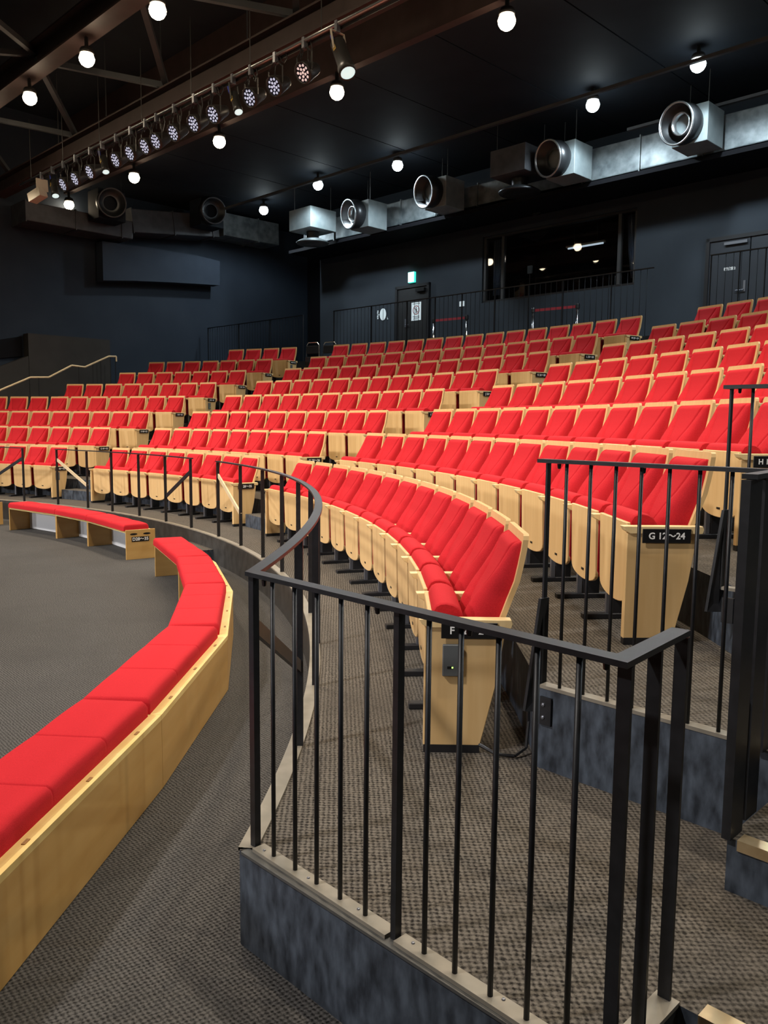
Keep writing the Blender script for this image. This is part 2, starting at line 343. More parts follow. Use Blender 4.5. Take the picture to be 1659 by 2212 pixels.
for k in range(1, 8):
    row = ROWS[k - 1]
    for (lb, rb, nm) in (('L', 'M', 'left'), ('M', 'R', 'right')):
        lo = ends(row, rb)[1]; hi = ends(row, lb)[0]
        arc_block('aisle_step', RE[k] - 0.30, RE[k] + 0.01, lo + 0.15, hi - 0.15, ZR[k - 1] - 0.01, (ZR[k - 1] + ZR[k]) / 2, 'carpeted aisle step up to seat row ' + ROWS[k] + (' beside the 40s seats' if nm == 'left' else ' beside the low numbers'), [M['tier'], M['riser']])
arc_block('aisle_step', 10.86, 11.125, 31.3, 35.2, -0.01, 0.16, 'low carpeted step up from the stage floor behind the bench gap', [M['tier'], M['riser']])
arc_block('aisle_step', 10.86, 11.125, 55.9, 59.6, -0.01, 0.16, 'low carpeted step up from the stage floor by the far bench end', [M['tier'], M['riser']])
def en_step(e0, e1, n0, n1, z0, z1, label):
    me = MB().prism([EN(e0, n0, z0), EN(e1, n0, z0), EN(e1, n1, z0), EN(e0, n1, z0)], (0, 0, z1 - z0)).mesh('side_step', [M['tier'], M['riser']])
    for p in me.polygons: p.material_index = 0 if p.normal.z > 0.5 else 1
    s = struct('side_step', me, label)
    nb = MB().prism([EN(e0 + 0.03, n0 - 0.006, z1 - 0.028), EN(e0 + 0.03, n0 - 0.006, z1 + 0.004), EN(e0 + 0.03, n0 + 0.045, z1 + 0.004), EN(e0 + 0.03, n0 + 0.045, z1 - 0.0), EN(e0 + 0.03, n0, z1 - 0.004), EN(e0 + 0.03, n0, z1 - 0.028)], EV * (e1 - e0 - 0.03))
    struct('nosing', nb.mesh('nosing', M['brass']), parent=s)
    return s
en_step(-0.87, ER, 2.28, 2.605, ZR[0] - 0.01, 0.475, 'dark step with brass nosing up to tier G')
en_step(-0.745, ER, 1.40, 1.735, -0.02, 0.16, 'dark step with brass nosing below tier F')
for i in range(2, 6):
    en_step(0.55, ER, NL[i] - 0.32, NL[i] + 0.005, ZR[i - 1] - 0.01, (ZR[i - 1] + ZR[i]) / 2, 'dark side stair step up to tier ' + ROWS[i])
nb = MB().prism([EN(-0.70, 1.724, 0.285), EN(-0.70, 1.724, 0.320), EN(-0.70, 1.775, 0.320), EN(-0.70, 1.775, 0.312), EN(-0.70, 1.728, 0.312), EN(-0.70, 1.728, 0.285)], EV * (ER + 0.70))
b = MB().prism([EN(-0.805, 1.43, 0.310), EN(-0.748, 1.43, 0.310), EN(-0.748, 1.735, 0.310), EN(-0.805, 1.735, 0.310)], (0, 0, 0.011))
struct('trim_5', b.mesh('edge_strip', M['strip']), 'pale metal strip at the step notch of tier F')
b = MB().prism([EN(-2.012, 1.394, 0.309), EN(-0.748, 1.394, 0.309), EN(-0.748, 1.425, 0.309), EN(-2.012, 1.425, 0.309)], (0, 0, 0.0085))
struct('trim_6', b.mesh('edge_strip', M['steel_strip']), 'grey metal edge below the barred near rail')
struct('trim_2', nb.mesh('nosing', M['brass']), 'brass stair nosing on the near edge of tier F')
nb = MB().prism([EN(-0.87, 2.594, 0.606), EN(-0.87, 2.594, 0.640), EN(-0.87, 2.645, 0.640), EN(-0.87, 2.645, 0.634), EN(-0.87, 2.598, 0.634), EN(-0.87, 2.598, 0.606)], EV * (ER + 0.87))
struct('trim_3', nb.mesh('nosing', M['brass']), 'brass stair nosing on the near edge of tier G')

# ================================================================== SEATS
def shell_rear(z):
    pts = [(0.30, -0.165), (0.36, -0.15), (0.45, -0.12), (0.56, -0.084), (0.62, -0.063), (0.70, -0.033), (0.81, -0.010), (0.895, 0.0)]
    for (z0, y0), (z1, y1) in zip(pts, pts[1:]):
        if z <= z1: return y0 + (y1 - y0) * (z - z0) / (z1 - z0)
    return 0.0
def cush_front(z):
    pts = [(0.36, -0.262), (0.45, -0.250), (0.567, -0.214), (0.635, -0.178), (0.70, -0.136), (0.76, -0.104), (0.82, -0.078), (0.87, -0.060)]
    for (z0, y0), (z1, y1) in zip(pts, pts[1:]):
        if z <= z1: return y0 + (y1 - y0) * (z - z0) / (z1 - z0)
    return -0.06
def mk_back_shell():
    zs = [0.33, 0.40, 0.48, 0.56, 0.63, 0.70, 0.77, 0.83, 0.872, 0.888, 0.895]; b = MB(); t = 0.022
    vs = []; fs = []
    for z in zs:
        w = HALF if z < 0.88 else HALF - (0.006 if z < 0.89 else 0.014)
        y = shell_rear(z)
        vs += [(-w, y, z), (w, y, z), (w, y - t, z), (-w, y - t, z)]
    n = len(zs)
    for i in range(n - 1):
        for j in range(4): fs.append((i * 4 + j, i * 4 + (j + 1) % 4, i * 4 + 4 + (j + 1) % 4, i * 4 + 4 + j))
    fs += [(0, 3, 2, 1), tuple(range(4 * n - 4, 4 * n))]
    return b.add(vs, fs).mesh('back_shell', M['wood'])
def mk_back_cushion():
    nu, nv = 72, 40; b = MB(); vs = []; fs = []; W = HALF - 0.024; Z0, Z1 = 0.37, 0.862
    for j in range(nv + 1):
        v = j / nv; v = v + 0.06 * math.sin(2 * PI * v) * 0
        z = Z0 + (Z1 - Z0) * (1 - (1 - v) ** 1.35)
        for i in range(nu + 1):
            u = -1 + 2 * i / nu; u = math.copysign(1 - (1 - abs(u)) ** 1.2, u)
            x = u * W
            ys = shell_rear(z) - 0.018; yf = cush_front(z)
            e = max(0.0, 1 - abs(u) ** 9) ** 0.5; tz = min(1.0, (Z1 - z) / 0.035); e *= max(0, 1 - (1 - tz) ** 2.6) ** 0.5
            # V seam from the top corners to the lower middle; wings slightly proud
            t = max(0.0, min(1.0, (z - 0.47) / (0.85 - 0.47))); xv = 0.012 + 0.145 * t
            d = abs(x) - xv
            y = yf + 0.020 * math.exp(-(d / 0.0075) ** 2)
            if d > 0: y -= 0.030 * min(1, d / 0.05) * (1 - 0.7 * t)
            vs.append((x, ys + (y - ys) * e, z))
    for j in range(nv):
        for i in range(nu):
            a = j * (nu + 1) + i; fs.append((a, a + 1, a + nu + 2, a + nu + 1))
    me = b.add(vs, fs).mesh('back_cushion', M['red'], smooth=True)
    return me
def mk_seat_shell():
    pts = []; w = 0.214
    top = [(-w, 0.566), (w, 0.566), (w, 0.262)]
    bot = [(w * math.cos(a) if False else w * (1 - 2 * i / 12), 0) for i, a in enumerate([0] * 13)]
    out = [(-w, 0.566), (w, 0.566)] + [(w * math.cos(PI * i / 14), 0.232 - 0.068 * math.sin(PI * i / 14) ** 0.75) for i in range(15)]
    b = MB(); b.prism([(x, -0.404 + 0.012 * (0.566 - z) / 0.4, z) for x, z in out], (0, 0.020, 0))
    return b.mesh('seat_shell', M['wood'], bevel=0.003, seg=1)
def mk_seat_cushion():
    prof = [(-0.386, 0.24), (-0.386, 0.558), (-0.383, 0.578), (-0.370, 0.598), (-0.352, 0.607), (-0.328, 0.609), (-0.300, 0.603), (-0.276, 0.588), (-0.260, 0.560), (-0.252, 0.50), (-0.254, 0.36), (-0.285, 0.26), (-0.33, 0.215), (-0.37, 0.212)]
    b = MB(); n = len(prof)
    xs = [(-0.216, 0.88), (-0.210, 0.98), (-0.198, 1.0), (-0.066, 1.012), (0.066, 1.012), (0.198, 1.0), (0.210, 0.98), (0.216, 0.88)]; vs = []; fs = []
    cy, cz = -0.335, 0.43
    for x, s in xs: vs += [(x, cy + (y - cy) * (0.5 + 0.5 * s), cz + (z - cz) * (0.7 + 0.3 * s)) for y, z in prof]
    for k in range(len(xs) - 1): fs += [(k * n + i, k * n + (i + 1) % n, (k + 1) * n + (i + 1) % n, (k + 1) * n + i) for i in range(n)]
    b.add(vs, fs); b.add(vs[:n], [tuple(range(n))], 1); b.add(vs[-n:], [tuple(range(n - 1, -1, -1))], 1)
    me = b.mesh('seat_cushion', [M['red'], M['red']])
    for p in me.polygons: p.use_smooth = len(p.vertices) == 4
    return me
def mk_arm(x, w=0.052):
    b = MB(); pr = [(-0.442, 0.557), (-0.072, 0.557), (-0.066, 0.540), (-0.072, 0.522), (-0.405, 0.522), (-0.430, 0.536)]
    b.prism([(x - w / 2, y, z) for y, z in pr], (w, 0, 0)); return b.mesh('armrest', M['wood_edge'], bevel=0.002, seg=1)
def mk_panel(x):
    b = MB(); pr = [(-0.418, 0.523), (-0.418, 0.030), (-0.187, 0.030), (-0.124, 0.30), (-0.092, 0.523)]
    b.prism([(x - 0.019, y, z) for y, z in pr], (0.038, 0, 0)); return b.mesh('end_panel', M['wood'], bevel=0.0025, seg=1)
def mk_base(x): return MB().box((x - 0.020, -0.416, 0), (x + 0.020, -0.189, 0.034)).mesh('base_plate', M['black'])
XA = 0.2575; XP = 0.2555
CH = dict(back_shell=mk_back_shell(), back_cushion=mk_back_cushion(), seat_shell=mk_seat_shell(), seat_cushion=mk_seat_cushion(),
          arm_r=mk_arm(XA), arm_l=mk_arm(-XA), panel_r=mk_panel(XP), panel_l=mk_panel(-XP), base_r=mk_base(XP), base_l=mk_base(-XP))
CH['slot'] = MB().box((-0.020, -0.3965, 0.214), (0.020, -0.388, 0.226)).mesh('grip_slot', M['plastic'])
CH['side_l'] = MB().box((-0.2175, -0.380, 0.240), (-0.211, -0.292, 0.53)).mesh('side_lining', M['red_dark']); CH['side_r'] = MB().box((0.211, -0.380, 0.240), (0.2175, -0.292, 0.53)).mesh('side_lining', M['red_dark'])
CH['leg'] = MB().box((0.243, -0.345, 0.02), (0.267, -0.318, 0.522)).box((0.247, -0.318, 0.10), (0.263, -0.16, 0.40)).mesh('leg', M['steel'])
CH['leg_cover'] = MB().box((0.235, -0.312, 0.028), (0.275, -0.215, 0.30)).mesh('leg_cover', M['black'])
CH['foot'] = MB().box((0.230, -0.47, 0), (0.280, -0.14, 0.030)).mesh('foot', M['black'], bevel=0.004, seg=1)
CH['plate'] = MB().box((0.2840, -0.352, 0.480), (0.2890, -0.128, 0.546)).mesh('number_plate', M['plastic'], bevel=0.0015, seg=1)
CH['device'] = MB().box((0.2745, -0.345, 0.325), (0.292, -0.275, 0.455)).mesh('aisle_light', M['device'], bevel=0.003, seg=1)
CH['dslot'] = MB().box((0.2915, -0.326, 0.357), (0.2928, -0.302, 0.367)).mesh('light_slot', M['plastic'])
CH['led'] = MB().box((0.2925, -0.308, 0.359), (0.2935, -0.302, 0.365)).mesh('led', M['led'])
PLATES = {('F', 'R'): 'F 12～24', ('G', 'R'): 'G 12～24', ('H', 'R'): 'H 13～24', ('F', 'M'): 'F 28～35', ('G', 'M'): 'G 28～36', ('H', 'M'): 'H 28～37', ('I', 'M'): 'I 27～37',
          ('J', 'M'): 'J 26～37', ('K', 'M'): 'K 26～38', ('L', 'M'): 'L 25～38', ('M', 'M'): 'M 25～39', ('F', 'L'): 'F 40～52', ('G', 'L'): 'G 40～52', ('H', 'L'): 'H 40～51',
          ('I', 'L'): 'I 40～49', ('J', 'L'): 'J 40～47', ('K', 'L'): 'K 40～46', ('L', 'L'): 'L 40～46', ('M', 'L'): 'M 40～43'}
DEV = {('F', 'R'), ('H', 'R'), ('F', 'L'), ('J', 'L'), ('L', 'M'), ('M', 'L')}
BACKW = {'I': 'one row behind', 'J': 'two rows behind', 'K': 'three rows behind', 'L': 'four rows behind', 'M': 'five rows behind'}
for (row, blk), (a0, n, ex) in SEG.items():
    k = ROWS.index(row); r = RB[k]; st = math.degrees(PITCH / r); g = 'tip-up seats of row ' + row + {'L': ', seats numbered from 40', 'M': ', middle block', 'R': ', low numbered block'}[blk]
    full = not (blk == 'R' and row in 'IJKLM')
    for i in range(-ex, n):
        th = a0 - i * st + math.degrees(HALF / r)
        fr = n - i                                # count from the plate end
        where = {'R': 'block beside the barred rails', 'M': 'block between the stair aisles', 'L': 'block by the handrail stair'}[blk]
        if full:
            if row == 'H' and blk == 'M': lab = 'red tip-up seat, %s from the aisle end, row just behind the G 28~36 row' % ORD[fr]
            else: lab = 'red tip-up seat, %s from the %s plate, %s' % (ORD[fr], PLATES[(row, blk)].replace('～', '~') if (row, blk) not in (('F', 'R'), ('H', 'R'), ('I', 'M')) else PLATES[(row, blk)].split('～')[0], where)
        else: lab = 'red tip-up seat, %s from the stair aisle, %s the H 13 row' % (ORD[i + 1], BACKW[row])
        c = thing('theatre_seat', lab, 'theatre seat', PO(r, th, ZR[k]), rad(th) - PI / 2, g)
        link('back_shell', CH['back_shell'], c); link('back_cushion', CH['back_cushion'], c)
        s = link('seat_shell', CH['seat_shell'], c); link('grip_slot', CH['slot'], s)
        s = link('seat_cushion', CH['seat_cushion'], c); link('side_lining', CH['side_l'], s); link('side_lining', CH['side_r'], s)
        link('armrest', CH['arm_r'], c)
        lastr = (i == n - 1) and full; firstl = (i == 0 and ex == 0)
        if lastr:
            p = link('end_panel', CH['panel_r'], c); link('base_plate', CH['base_r'], p)
            pl = link('number_plate', CH['plate'], c)
            t = link('lettering', text_mesh(PLATES[(row, blk)], 0.042, M['white']), pl)
            t.matrix_local = Matrix(((0, 0, 1, 0.2893), (1, 0, 0, -0.240), (0, 1, 0, 0.512), (0, 0, 0, 1)))
            if (row, blk) in DEV:
                d = link('aisle_light', CH['device'], c); link('light_slot', CH['dslot'], d); link('led', CH['led'], d)
        else:
            l = link('leg', CH['leg'], c); link('leg_cover', CH['leg_cover'], l); link('foot', CH['foot'], c)
        if firstl:
            link('armrest', CH['arm_l'], c); p = link('end_panel', CH['panel_l'], c); link('base_plate', CH['base_l'], p)

# ================================================================== BENCHES
BO, BI, BH = 10.65, 10.31, 0.345
def lerp2(a, b, t): return a + (b - a) * t
def bench_unit(a0, a1, label, pads, end0=False, end1=False, plate=None, da=0.0, db=0.0):
    BOC, BIC = BO, BI
    mid = PO((BO + BI) / 2, (a0 + a1) / 2, 0)
    t = thing('bench_unit', label, 'bench', mid, 0, 'curved bench units along the stage floor')
    def P(r, a, z): return PO(r + da + (db - da) * (a - a0) / (a1 - a0), a, z) - mid
    g = 0.0015
    ga = math.degrees(g / BO); A0, A1 = a0 + ga, a1 - ga
    b = MB().prism([P(BI, A0, BH - 0.025), P(BI, A1, BH - 0.025), P(BO, A1, BH - 0.025), P(BO, A0, BH - 0.025)], (0, 0, 0.025))
    link('seat_board', b.mesh('seat_board', M['wood_bench_edge']), t)
    O0, O1 = P(BO, A0, 0.004), P(BO, A1, 0.004); dn = (O1 - O0).normalized().cross(ZV); cen = P(BI, (a0 + a1) / 2, 0.004)
    if (cen - O0).dot(dn) < 0: dn = -dn
    b = MB().prism([O0, O1, O1 + dn * 0.018, O0 + dn * 0.018], (0, 0, BH - 0.029))
    link('back_panel', b.mesh('back_panel', M['wood_bench']), t)
    b = MB().prism([O0 + dn * 0.018, O1 + dn * 0.018, O1 + dn * 0.022, O0 + dn * 0.022], (0, 0, BH - 0.031)); link('inner_face', b.mesh('inner_face', M['inner_white']), t)  # thin white face laid over the inner side of the back panel
    for a, o, isend in ((A0, 1, end0), (A1, -1, end1)):
        th = math.degrees(0.020 / BO) * o; z1 = BH + 0.012 if isend else BH - 0.026
        dd = math.degrees(0.001 / BO) * o
        if isend: th, dd = -th, -dd
        b = MB().prism([P(BI - 0.004, a + dd, 0), P(BO + (0.012 if isend else -0.02), a + dd, 0), P(BO + (0.012 if isend else -0.02), a + th, 0), P(BI - 0.004, a + th, 0)], (0, 0, z1))
        sp = link('side_panel', b.mesh('side_panel', M['wood_bench'], bevel=0.002, seg=1), t)
        if isend and plate:
            # hand slots and number plate on the outer face
            fo = P(BI, a + th, 0); fx = (P(BO, a + th, 0) - fo).normalized(); fn = fx.cross(ZV)
            if fn.dot((P(BO, a + th, 0) - P(BO, a, 0))) < 0: fn = -fn
            for s0 in (0.045, 0.205):
                pp = [fo + fx * (s0 + 0.045 + 0.045 * math.cos(q) * (1 if True else 1)) + ZV * (0.305 + 0.012 * math.sin(q)) for q in [2 * PI * i / 14 for i in range(14)]]
                link('hand_slot', MB().prism(pp, fn * 0.0015).mesh('hand_slot', M['plastic']), t)  # solid dark shape paints the shade of an open hand hole
            q = MB().prism([fo + fx * 0.065 + ZV * 0.215, fo + fx * 0.275 + ZV * 0.215, fo + fx * 0.275 + ZV * 0.272, fo + fx * 0.065 + ZV * 0.272], fn * 0.005)
            pl = link('number_plate', q.mesh('number_plate', M['plastic']), t)
            tx = link('lettering', text_mesh(plate, 0.052, M['white']), pl)
            # text runs along the direction that reads left to right from outside
            rx = ZV.cross(fn); o0 = fo + fx * 0.17 + ZV * 0.243 + fn * 0.0055
            tx.matrix_local = Matrix(((rx.x, 0, fn.x, o0.x), (rx.y, 0, fn.y, o0.y), (0, 1, 0, o0.z), (0, 0, 0, 1)))
    # cushion: padded height field with two stitched seams
    vs = []; fs = []; nv = 12
    r0, r1 = BI - 0.022, BO - 0.052
    pa, pb = P(r0, A0, 0), P(r0, A1, 0); ax = (pb - pa).normalized(); pa, pb = pa + ax * 0.004, pb - ax * 0.004; ln = (pb - pa).length
    ay = ax.cross(ZV); dep = r1 - r0
    if ay.dot(P(BO, (a0 + a1) / 2, 0) - P(BI, (a0 + a1) / 2, 0)) < 0: ay = -ay
    us = {0.0, 1.0}
    for q in (0.003, 0.007, 0.013, 0.02): us |= {q / ln, 1 - q / ln}
    for s_ in range(1, pads):
        for q in (-0.02, -0.009, -0.005, -0.0025, 0, 0.0025, 0.005, 0.009, 0.02): us.add(s_ / pads + q / ln)
    for s_ in range(pads):
        for q in range(1, 6): us.add((s_ + q / 6) / pads)
    us = sorted(us); nu = len(us) - 1
    ed = lambda d: max(0.0, 1 - max(0, 1 - d / 0.018) ** 2.0)
    for u in us:
        for j in range(nv + 1):
            v = 0.5 - 0.5 * math.cos(PI * j / nv)
            q = pa + ax * (ln * u) + ay * (dep * v)
            du = min(u, 1 - u) * ln; dv = min(v, 1 - v) * dep
            z = BH + 0.045 + 0.030 * (ed(du) * ed(dv)) ** 0.7
            for s_ in range(1, pads): z -= 0.010 * math.exp(-(abs(u - s_ / pads) * ln / 0.004) ** 2)
            z += 0.005 * math.sin(PI * ((u * pads) % 1.0)) * ed(dv)
            vs.append((q.x, q.y, z))
    for i in range(nu):
        for j in range(nv):
            a = i * (nv + 1) + j; fs.append((a, a + 1, a + nv + 2, a + nv + 1))
    bd = [i * (nv + 1) for i in range(nu + 1)] + [nu * (nv + 1) + j for j in range(1, nv + 1)] + [i * (nv + 1) + nv for i in range(nu - 1, -1, -1)] + [j for j in range(nv - 1, 0, -1)]
    o = len(vs); vs += [(vs[i][0], vs[i][1], BH) for i in bd]; m_ = len(bd)
    fs += [(bd[i], bd[(i + 1) % m_], o + (i + 1) % m_, o + i) for i in range(m_)]
    link('cushion', MB().add(vs, fs).mesh('cushion', M['red_bench'], smooth=True), t)
    for s in range(pads):
        u = (s + 0.5) / pads; q = lerp2(P(BO - 0.024, a0, BH), P(BO - 0.024, a1, BH), u); dx = (P(BO, a1, 0) - P(BO, a0, 0)).normalized(); dy = dx.cross(ZV)
        mm = MB().prism([q - dx * 0.017 - dy * 0.006, q + dx * 0.017 - dy * 0.006, q + dx * 0.017 + dy * 0.006, q - dx * 0.017 + dy * 0.006], (0, 0, 0.0025))
        link('seat_tag', mm.mesh('seat_tag', M['tagbrown']), t)
    return t
M['inner_white'] = mat('white_inner_face', (0.72, 0.73, 0.75), 0.55)
M['tagbrown'] = mat('brown_tag', (0.34, 0.17, 0.05), 0.6)
STEP = 7.3
BV = [(-15.4, -0.15), (-8.05, -0.15), (-0.7, -0.14), (6.7, -0.035), (13.9, -0.008), (21.1, 0.0), (28.4, 0.0)]
for i, nm in enumerate(('sixth from', 'fifth from', 'fourth from', 'third from', 'second from', 'at')):
    bench_unit(BV[i][0], BV[i + 1][0], 'red three-pad bench unit, %s the open end facing the D28~35 plate' % nm if nm != 'at' else 'red three-pad bench unit at the open end facing the D28~35 plate', 3, end1=(i == 5), da=BV[i][1], db=BV[i + 1][1])
bench_unit(35.2, 42.5, 'red bench unit whose wooden end panel carries the D28~35 plate', 3, end0=True, plate='D28～35')
bench_unit(42.5, 47.9, 'short two-pad red bench unit between two longer ones', 2)
bench_unit(47.9, 55.15, 'red bench unit at the plate-free end of the D28~35 bench', 3, end1=True)
bench_unit(59.3, 66.6, 'red bench unit with bare wooden end across the aisle from the D28~35 bench', 3, end0=True)

# ================================================================== RAILS
RZ = 0.885
def arc_bar(r0, r1, a0, a1, z0, z1, n):
    b = MB(); vs = []; fs = []
    for i in range(n + 1):
        a = a0 + (a1 - a0) * i / n; vs += [PO(r0, a, z0), PO(r1, a, z0), PO(r1, a, z1), PO(r0, a, z1)]
    for i in range(n): fs += [(i * 4 + j, i * 4 + (j + 1) % 4, i * 4 + 4 + (j + 1) % 4, i * 4 + 4 + j) for j in range(4)]
    fs += [(0, 1, 2, 3), (4 * n + 3, 4 * n + 2, 4 * n + 1, 4 * n)]
    return b.add(vs, fs)
ZF = ZR[0]; RR = 11.165
def post_flat(p, z0, z1, ang, t=0.014, w=0.034):
    "flat bar post: w along direction ang, t across"
    d = Vector((math.cos(ang), math.sin(ang), 0)); s = Vector((-d.y, d.x, 0))
    return MB().prism([p - d * w / 2 - s * t / 2 + ZV * z0, p + d * w / 2 - s * t / 2 + ZV * z0, p + d * w / 2 + s * t / 2 + ZV * z0, p - d * w / 2 + s * t / 2 + ZV * z0], (0, 0, z1 - z0)).mesh('post', M['rail'])
def strip(pts, w, z, h, parent):
    "mitred flat bar along plan points"
    pts = [Vector((p.x, p.y, 0)) for p in pts]; vs = []; n = len(pts)
    for i, p in enumerate(pts):
        d0 = (p - pts[i - 1]).normalized() if i else None; d1 = (pts[i + 1] - p).normalized() if i < n - 1 else None
        d0 = d0 or d1; d1 = d1 or d0
        t = (d0 + d1).normalized(); nn = Vector((-t.y, t.x, 0)); k = 1 / max(0.35, nn.dot(Vector((-d0.y, d0.x, 0))))
        for s, zz in ((-1, z - h), (1, z - h), (1, z), (-1, z)): q = p + nn * (s * w / 2 * k); vs.append((q.x, q.y, zz))
    fs = [(i * 4 + j, i * 4 + (j + 1) % 4, i * 4 + 4 + (j + 1) % 4, i * 4 + 4 + j) for i in range(n - 1) for j in range(4)] + [(0, 1, 2, 3), tuple(range(4 * n - 4, 4 * n))]
    return link('top_rail', MB().add(vs, fs).mesh('top_rail', M['rail']), parent)
def curved_rail(label, a0, a1, posts, braces, extra=None):
    t = thing('guard_rail', label, 'railing')
    ns = max(6, int((a0 - a1) * 1.2)); strip([PO(RR, a0 + (a1 - a0) * i / ns) for i in range(ns + 1)] + list(extra or []), 0.042, ZF + RZ, 0.013, t)
    for a in posts: link('post', post_flat(PO(RR - 0.004, a), ZF + 0.007, ZF + RZ - 0.016, rad(a)), t)
    for a, b2, m in braces:
        p = PO(RR, a, ZF + RZ * 0.81); q = PO(RR, b2, ZF + RZ * 0.385)
        link('brace', MB().bar(p, q, 0.016, 0.045).mesh('brace', m), t)  # two braces take a paler colour than the charcoal ones
    return t
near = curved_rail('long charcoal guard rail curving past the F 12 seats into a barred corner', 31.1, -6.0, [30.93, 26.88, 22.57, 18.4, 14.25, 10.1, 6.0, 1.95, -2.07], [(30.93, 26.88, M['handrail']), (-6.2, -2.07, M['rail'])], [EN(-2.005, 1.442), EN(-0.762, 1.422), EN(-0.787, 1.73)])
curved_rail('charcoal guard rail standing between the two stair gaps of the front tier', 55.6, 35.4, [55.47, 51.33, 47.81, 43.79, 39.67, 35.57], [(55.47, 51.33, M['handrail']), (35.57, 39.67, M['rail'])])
curved_rail('charcoal guard rail at the side stair end of the front tier', 73, 59.9, [72.3, 68.2, 64.1, 59.99], [(59.99, 64.1, M['rail'])])
# straight barred part of the near rail
zt = ZF + RZ; n0 = 1.425
def top_en(e0, n_0, e1, n_1, z, parent, w=0.054, h=0.016): return link('top_rail', MB().bar(EN(e0, n_0, z - h / 2), EN(e1, n_1, z - h / 2), w, h).mesh('top_rail', M['rail']), parent)
def sq_post(e, n, z0, z1, parent, w=0.009, d=0.040):
    return link('post', MB().prism([EN(e - w / 2, n - d / 2, z0), EN(e + w / 2, n - d / 2, z0), EN(e + w / 2, n + d / 2, z0), EN(e - w / 2, n + d / 2, z0)], (0, 0, z1 - z0)).mesh('post', M['rail']), parent)
sq_post(-2.005, 1.446, ZF, zt - 0.016, near, 0.024, 0.022); sq_post(-1.376, 1.434, ZF, zt - 0.016, near, 0.018, 0.023)
sq_post(-0.757, 1.428, 0.16, zt - 0.016, near, 0.030, 0.009); sq_post(-0.769, 1.575, 0.16, zt - 0.016, near, 0.030, 0.009); sq_post(-0.780, 1.722, ZF + 0.004, zt - 0.016, near, 0.030, 0.009)
bal = MB().tube((0, 0, 0), (0, 0, 1), 0.0068, 10).mesh('baluster', M['rail'], smooth=True)
def baluster(e, n, z0, z1, parent, me=bal):
    o = link('baluster', me, parent, EN(e, n, z0)); o.scale = (1, 1, z1 - z0); return o
for e0 in (-1.904, -1.798, -1.698, -1.595, -1.491, -1.273, -1.172, -1.063, -0.96, -0.857): baluster(e0, 1.442 - (e0 + 2.0) * 0.016, ZF + 0.012, zt - 0.014, near)
for a, c in ((-1.985, -1.392), (-1.360, -0.765)):
    bb = link('base_bar', MB().bar(EN(a, 1.442 - (a + 2) * 0.016, ZF + 0.007), EN(c, 1.442 - (c + 2) * 0.016, ZF + 0.007), 0.046, 0.013).mesh('base_bar', M['strip']), near)
    for q in (0.06, 0.42, 0.78) if a < -1.5 else (0.07, 0.55, 0.93):
        link('bolt', MB().lathe([(0.0001, 0.004), (0.004, 0.003), (0.005, 0)], 8, EN(a + (c - a) * q, 1.438, ZF + 0.0135)).mesh('bolt', M['steel']), bb)
for e0 in (-1.93, -1.45, -1.15, -0.80): link('stop_pad', MB().lathe([(0.0001, -0.020), (0.006, -0.017), (0.008, 0)], 8, EN(e0, 1.43, zt - 0.016)).mesh('stop_pad', M['plastic']), near)
# G rail with side return and splayed end post
def splayed(e, n, zfl, parent):
    p = EN(e, n, 0)
    b = MB().prism([p - EV * 0.004 + NV * -0.024 + ZV * (zfl + 0.35), p + NV * 0.024 + ZV * (zfl + 0.35), p + NV * 0.024 + ZV * (zfl - 0.0), p + NV * -0.006 + ZV * (zfl - 0.10), p - EV * 0.045 - NV * 0.05 + ZV * (zfl - 0.10)], EV * 0.012)
    link('splayed_plate', b.mesh('splayed_plate', M['rail']), parent)
    br = link('wall_bracket', MB().prism([p + EV * 0.02 - NV * 0.030 + ZV * (zfl - 0.14), p + EV * 0.07 - NV * 0.030 + ZV * (zfl - 0.14), p + EV * 0.07 - NV * 0.030 + ZV * (zfl - 0.03), p + EV * 0.02 - NV * 0.030 + ZV * (zfl - 0.03)], NV * 0.018).mesh('wall_bracket', M['rail']), parent)
    for dz in (-0.06, -0.11): link('bolt', MB().lathe([(0.0001, 0.007), (0.007, 0.005), (0.008, 0)], 8, p + EV * 0.036 - NV * 0.030 + ZV * (zfl + dz), -NV).mesh('bolt', M['steel']), br)
gr = thing('guard_rail', 'charcoal barred guard rail in front of the G 12~24 end panel', 'railing')
ZG = ZR[1]; zt = ZG + RZ
strip([EN(-1.775, 2.615), EN(-0.900, 2.615), EN(-0.866, 2.28)], 0.042, zt, 0.014, gr)
sq_post(-1.747, 2.63, ZG, zt - 0.016, gr, 0.008, 0.024)
for e0 in (-1.657, -1.556, -1.455, -1.358, -1.256, -1.152, -1.047): baluster(e0, 2.615, ZG + 0.012, zt - 0.014, gr)
link('base_bar', MB().bar(EN(-1.735, 2.62, ZG + 0.007), EN(-0.93, 2.62, ZG + 0.007), 0.046, 0.013).mesh('base_bar', M['strip']), gr)
splayed(-1.747, 2.62, ZG, gr)
for n_, z0 in ((2.305, 0.475), (2.46, 0.475), (2.615, ZG)): sq_post(-0.868 - (n_ - 2.305) * 0.11, n_, z0, zt - 0.016, gr, 0.026, 0.085)
bp_ = link('side_plate', MB().prism([EN(-0.889, 2.39, 0.50), EN(-0.889, 2.425, 0.50), EN(-0.889, 2.425, 0.86), EN(-0.889, 2.39, 0.86)], EV * -0.006).mesh('side_plate', M['rail']), gr)
for dz in (0.57, 0.68, 0.79): link('bolt', MB().lathe([(0.0001, 0.008), (0.008, 0.006), (0.009, 0)], 8, EN(-0.895, 2.407, dz), -EV).mesh('bolt', M['steel']), bp_)
hr = thing('guard_rail', 'charcoal barred guard rail in front of the H 13 end panel', 'railing')
ZH = ZR[2]; zt = ZH + RZ
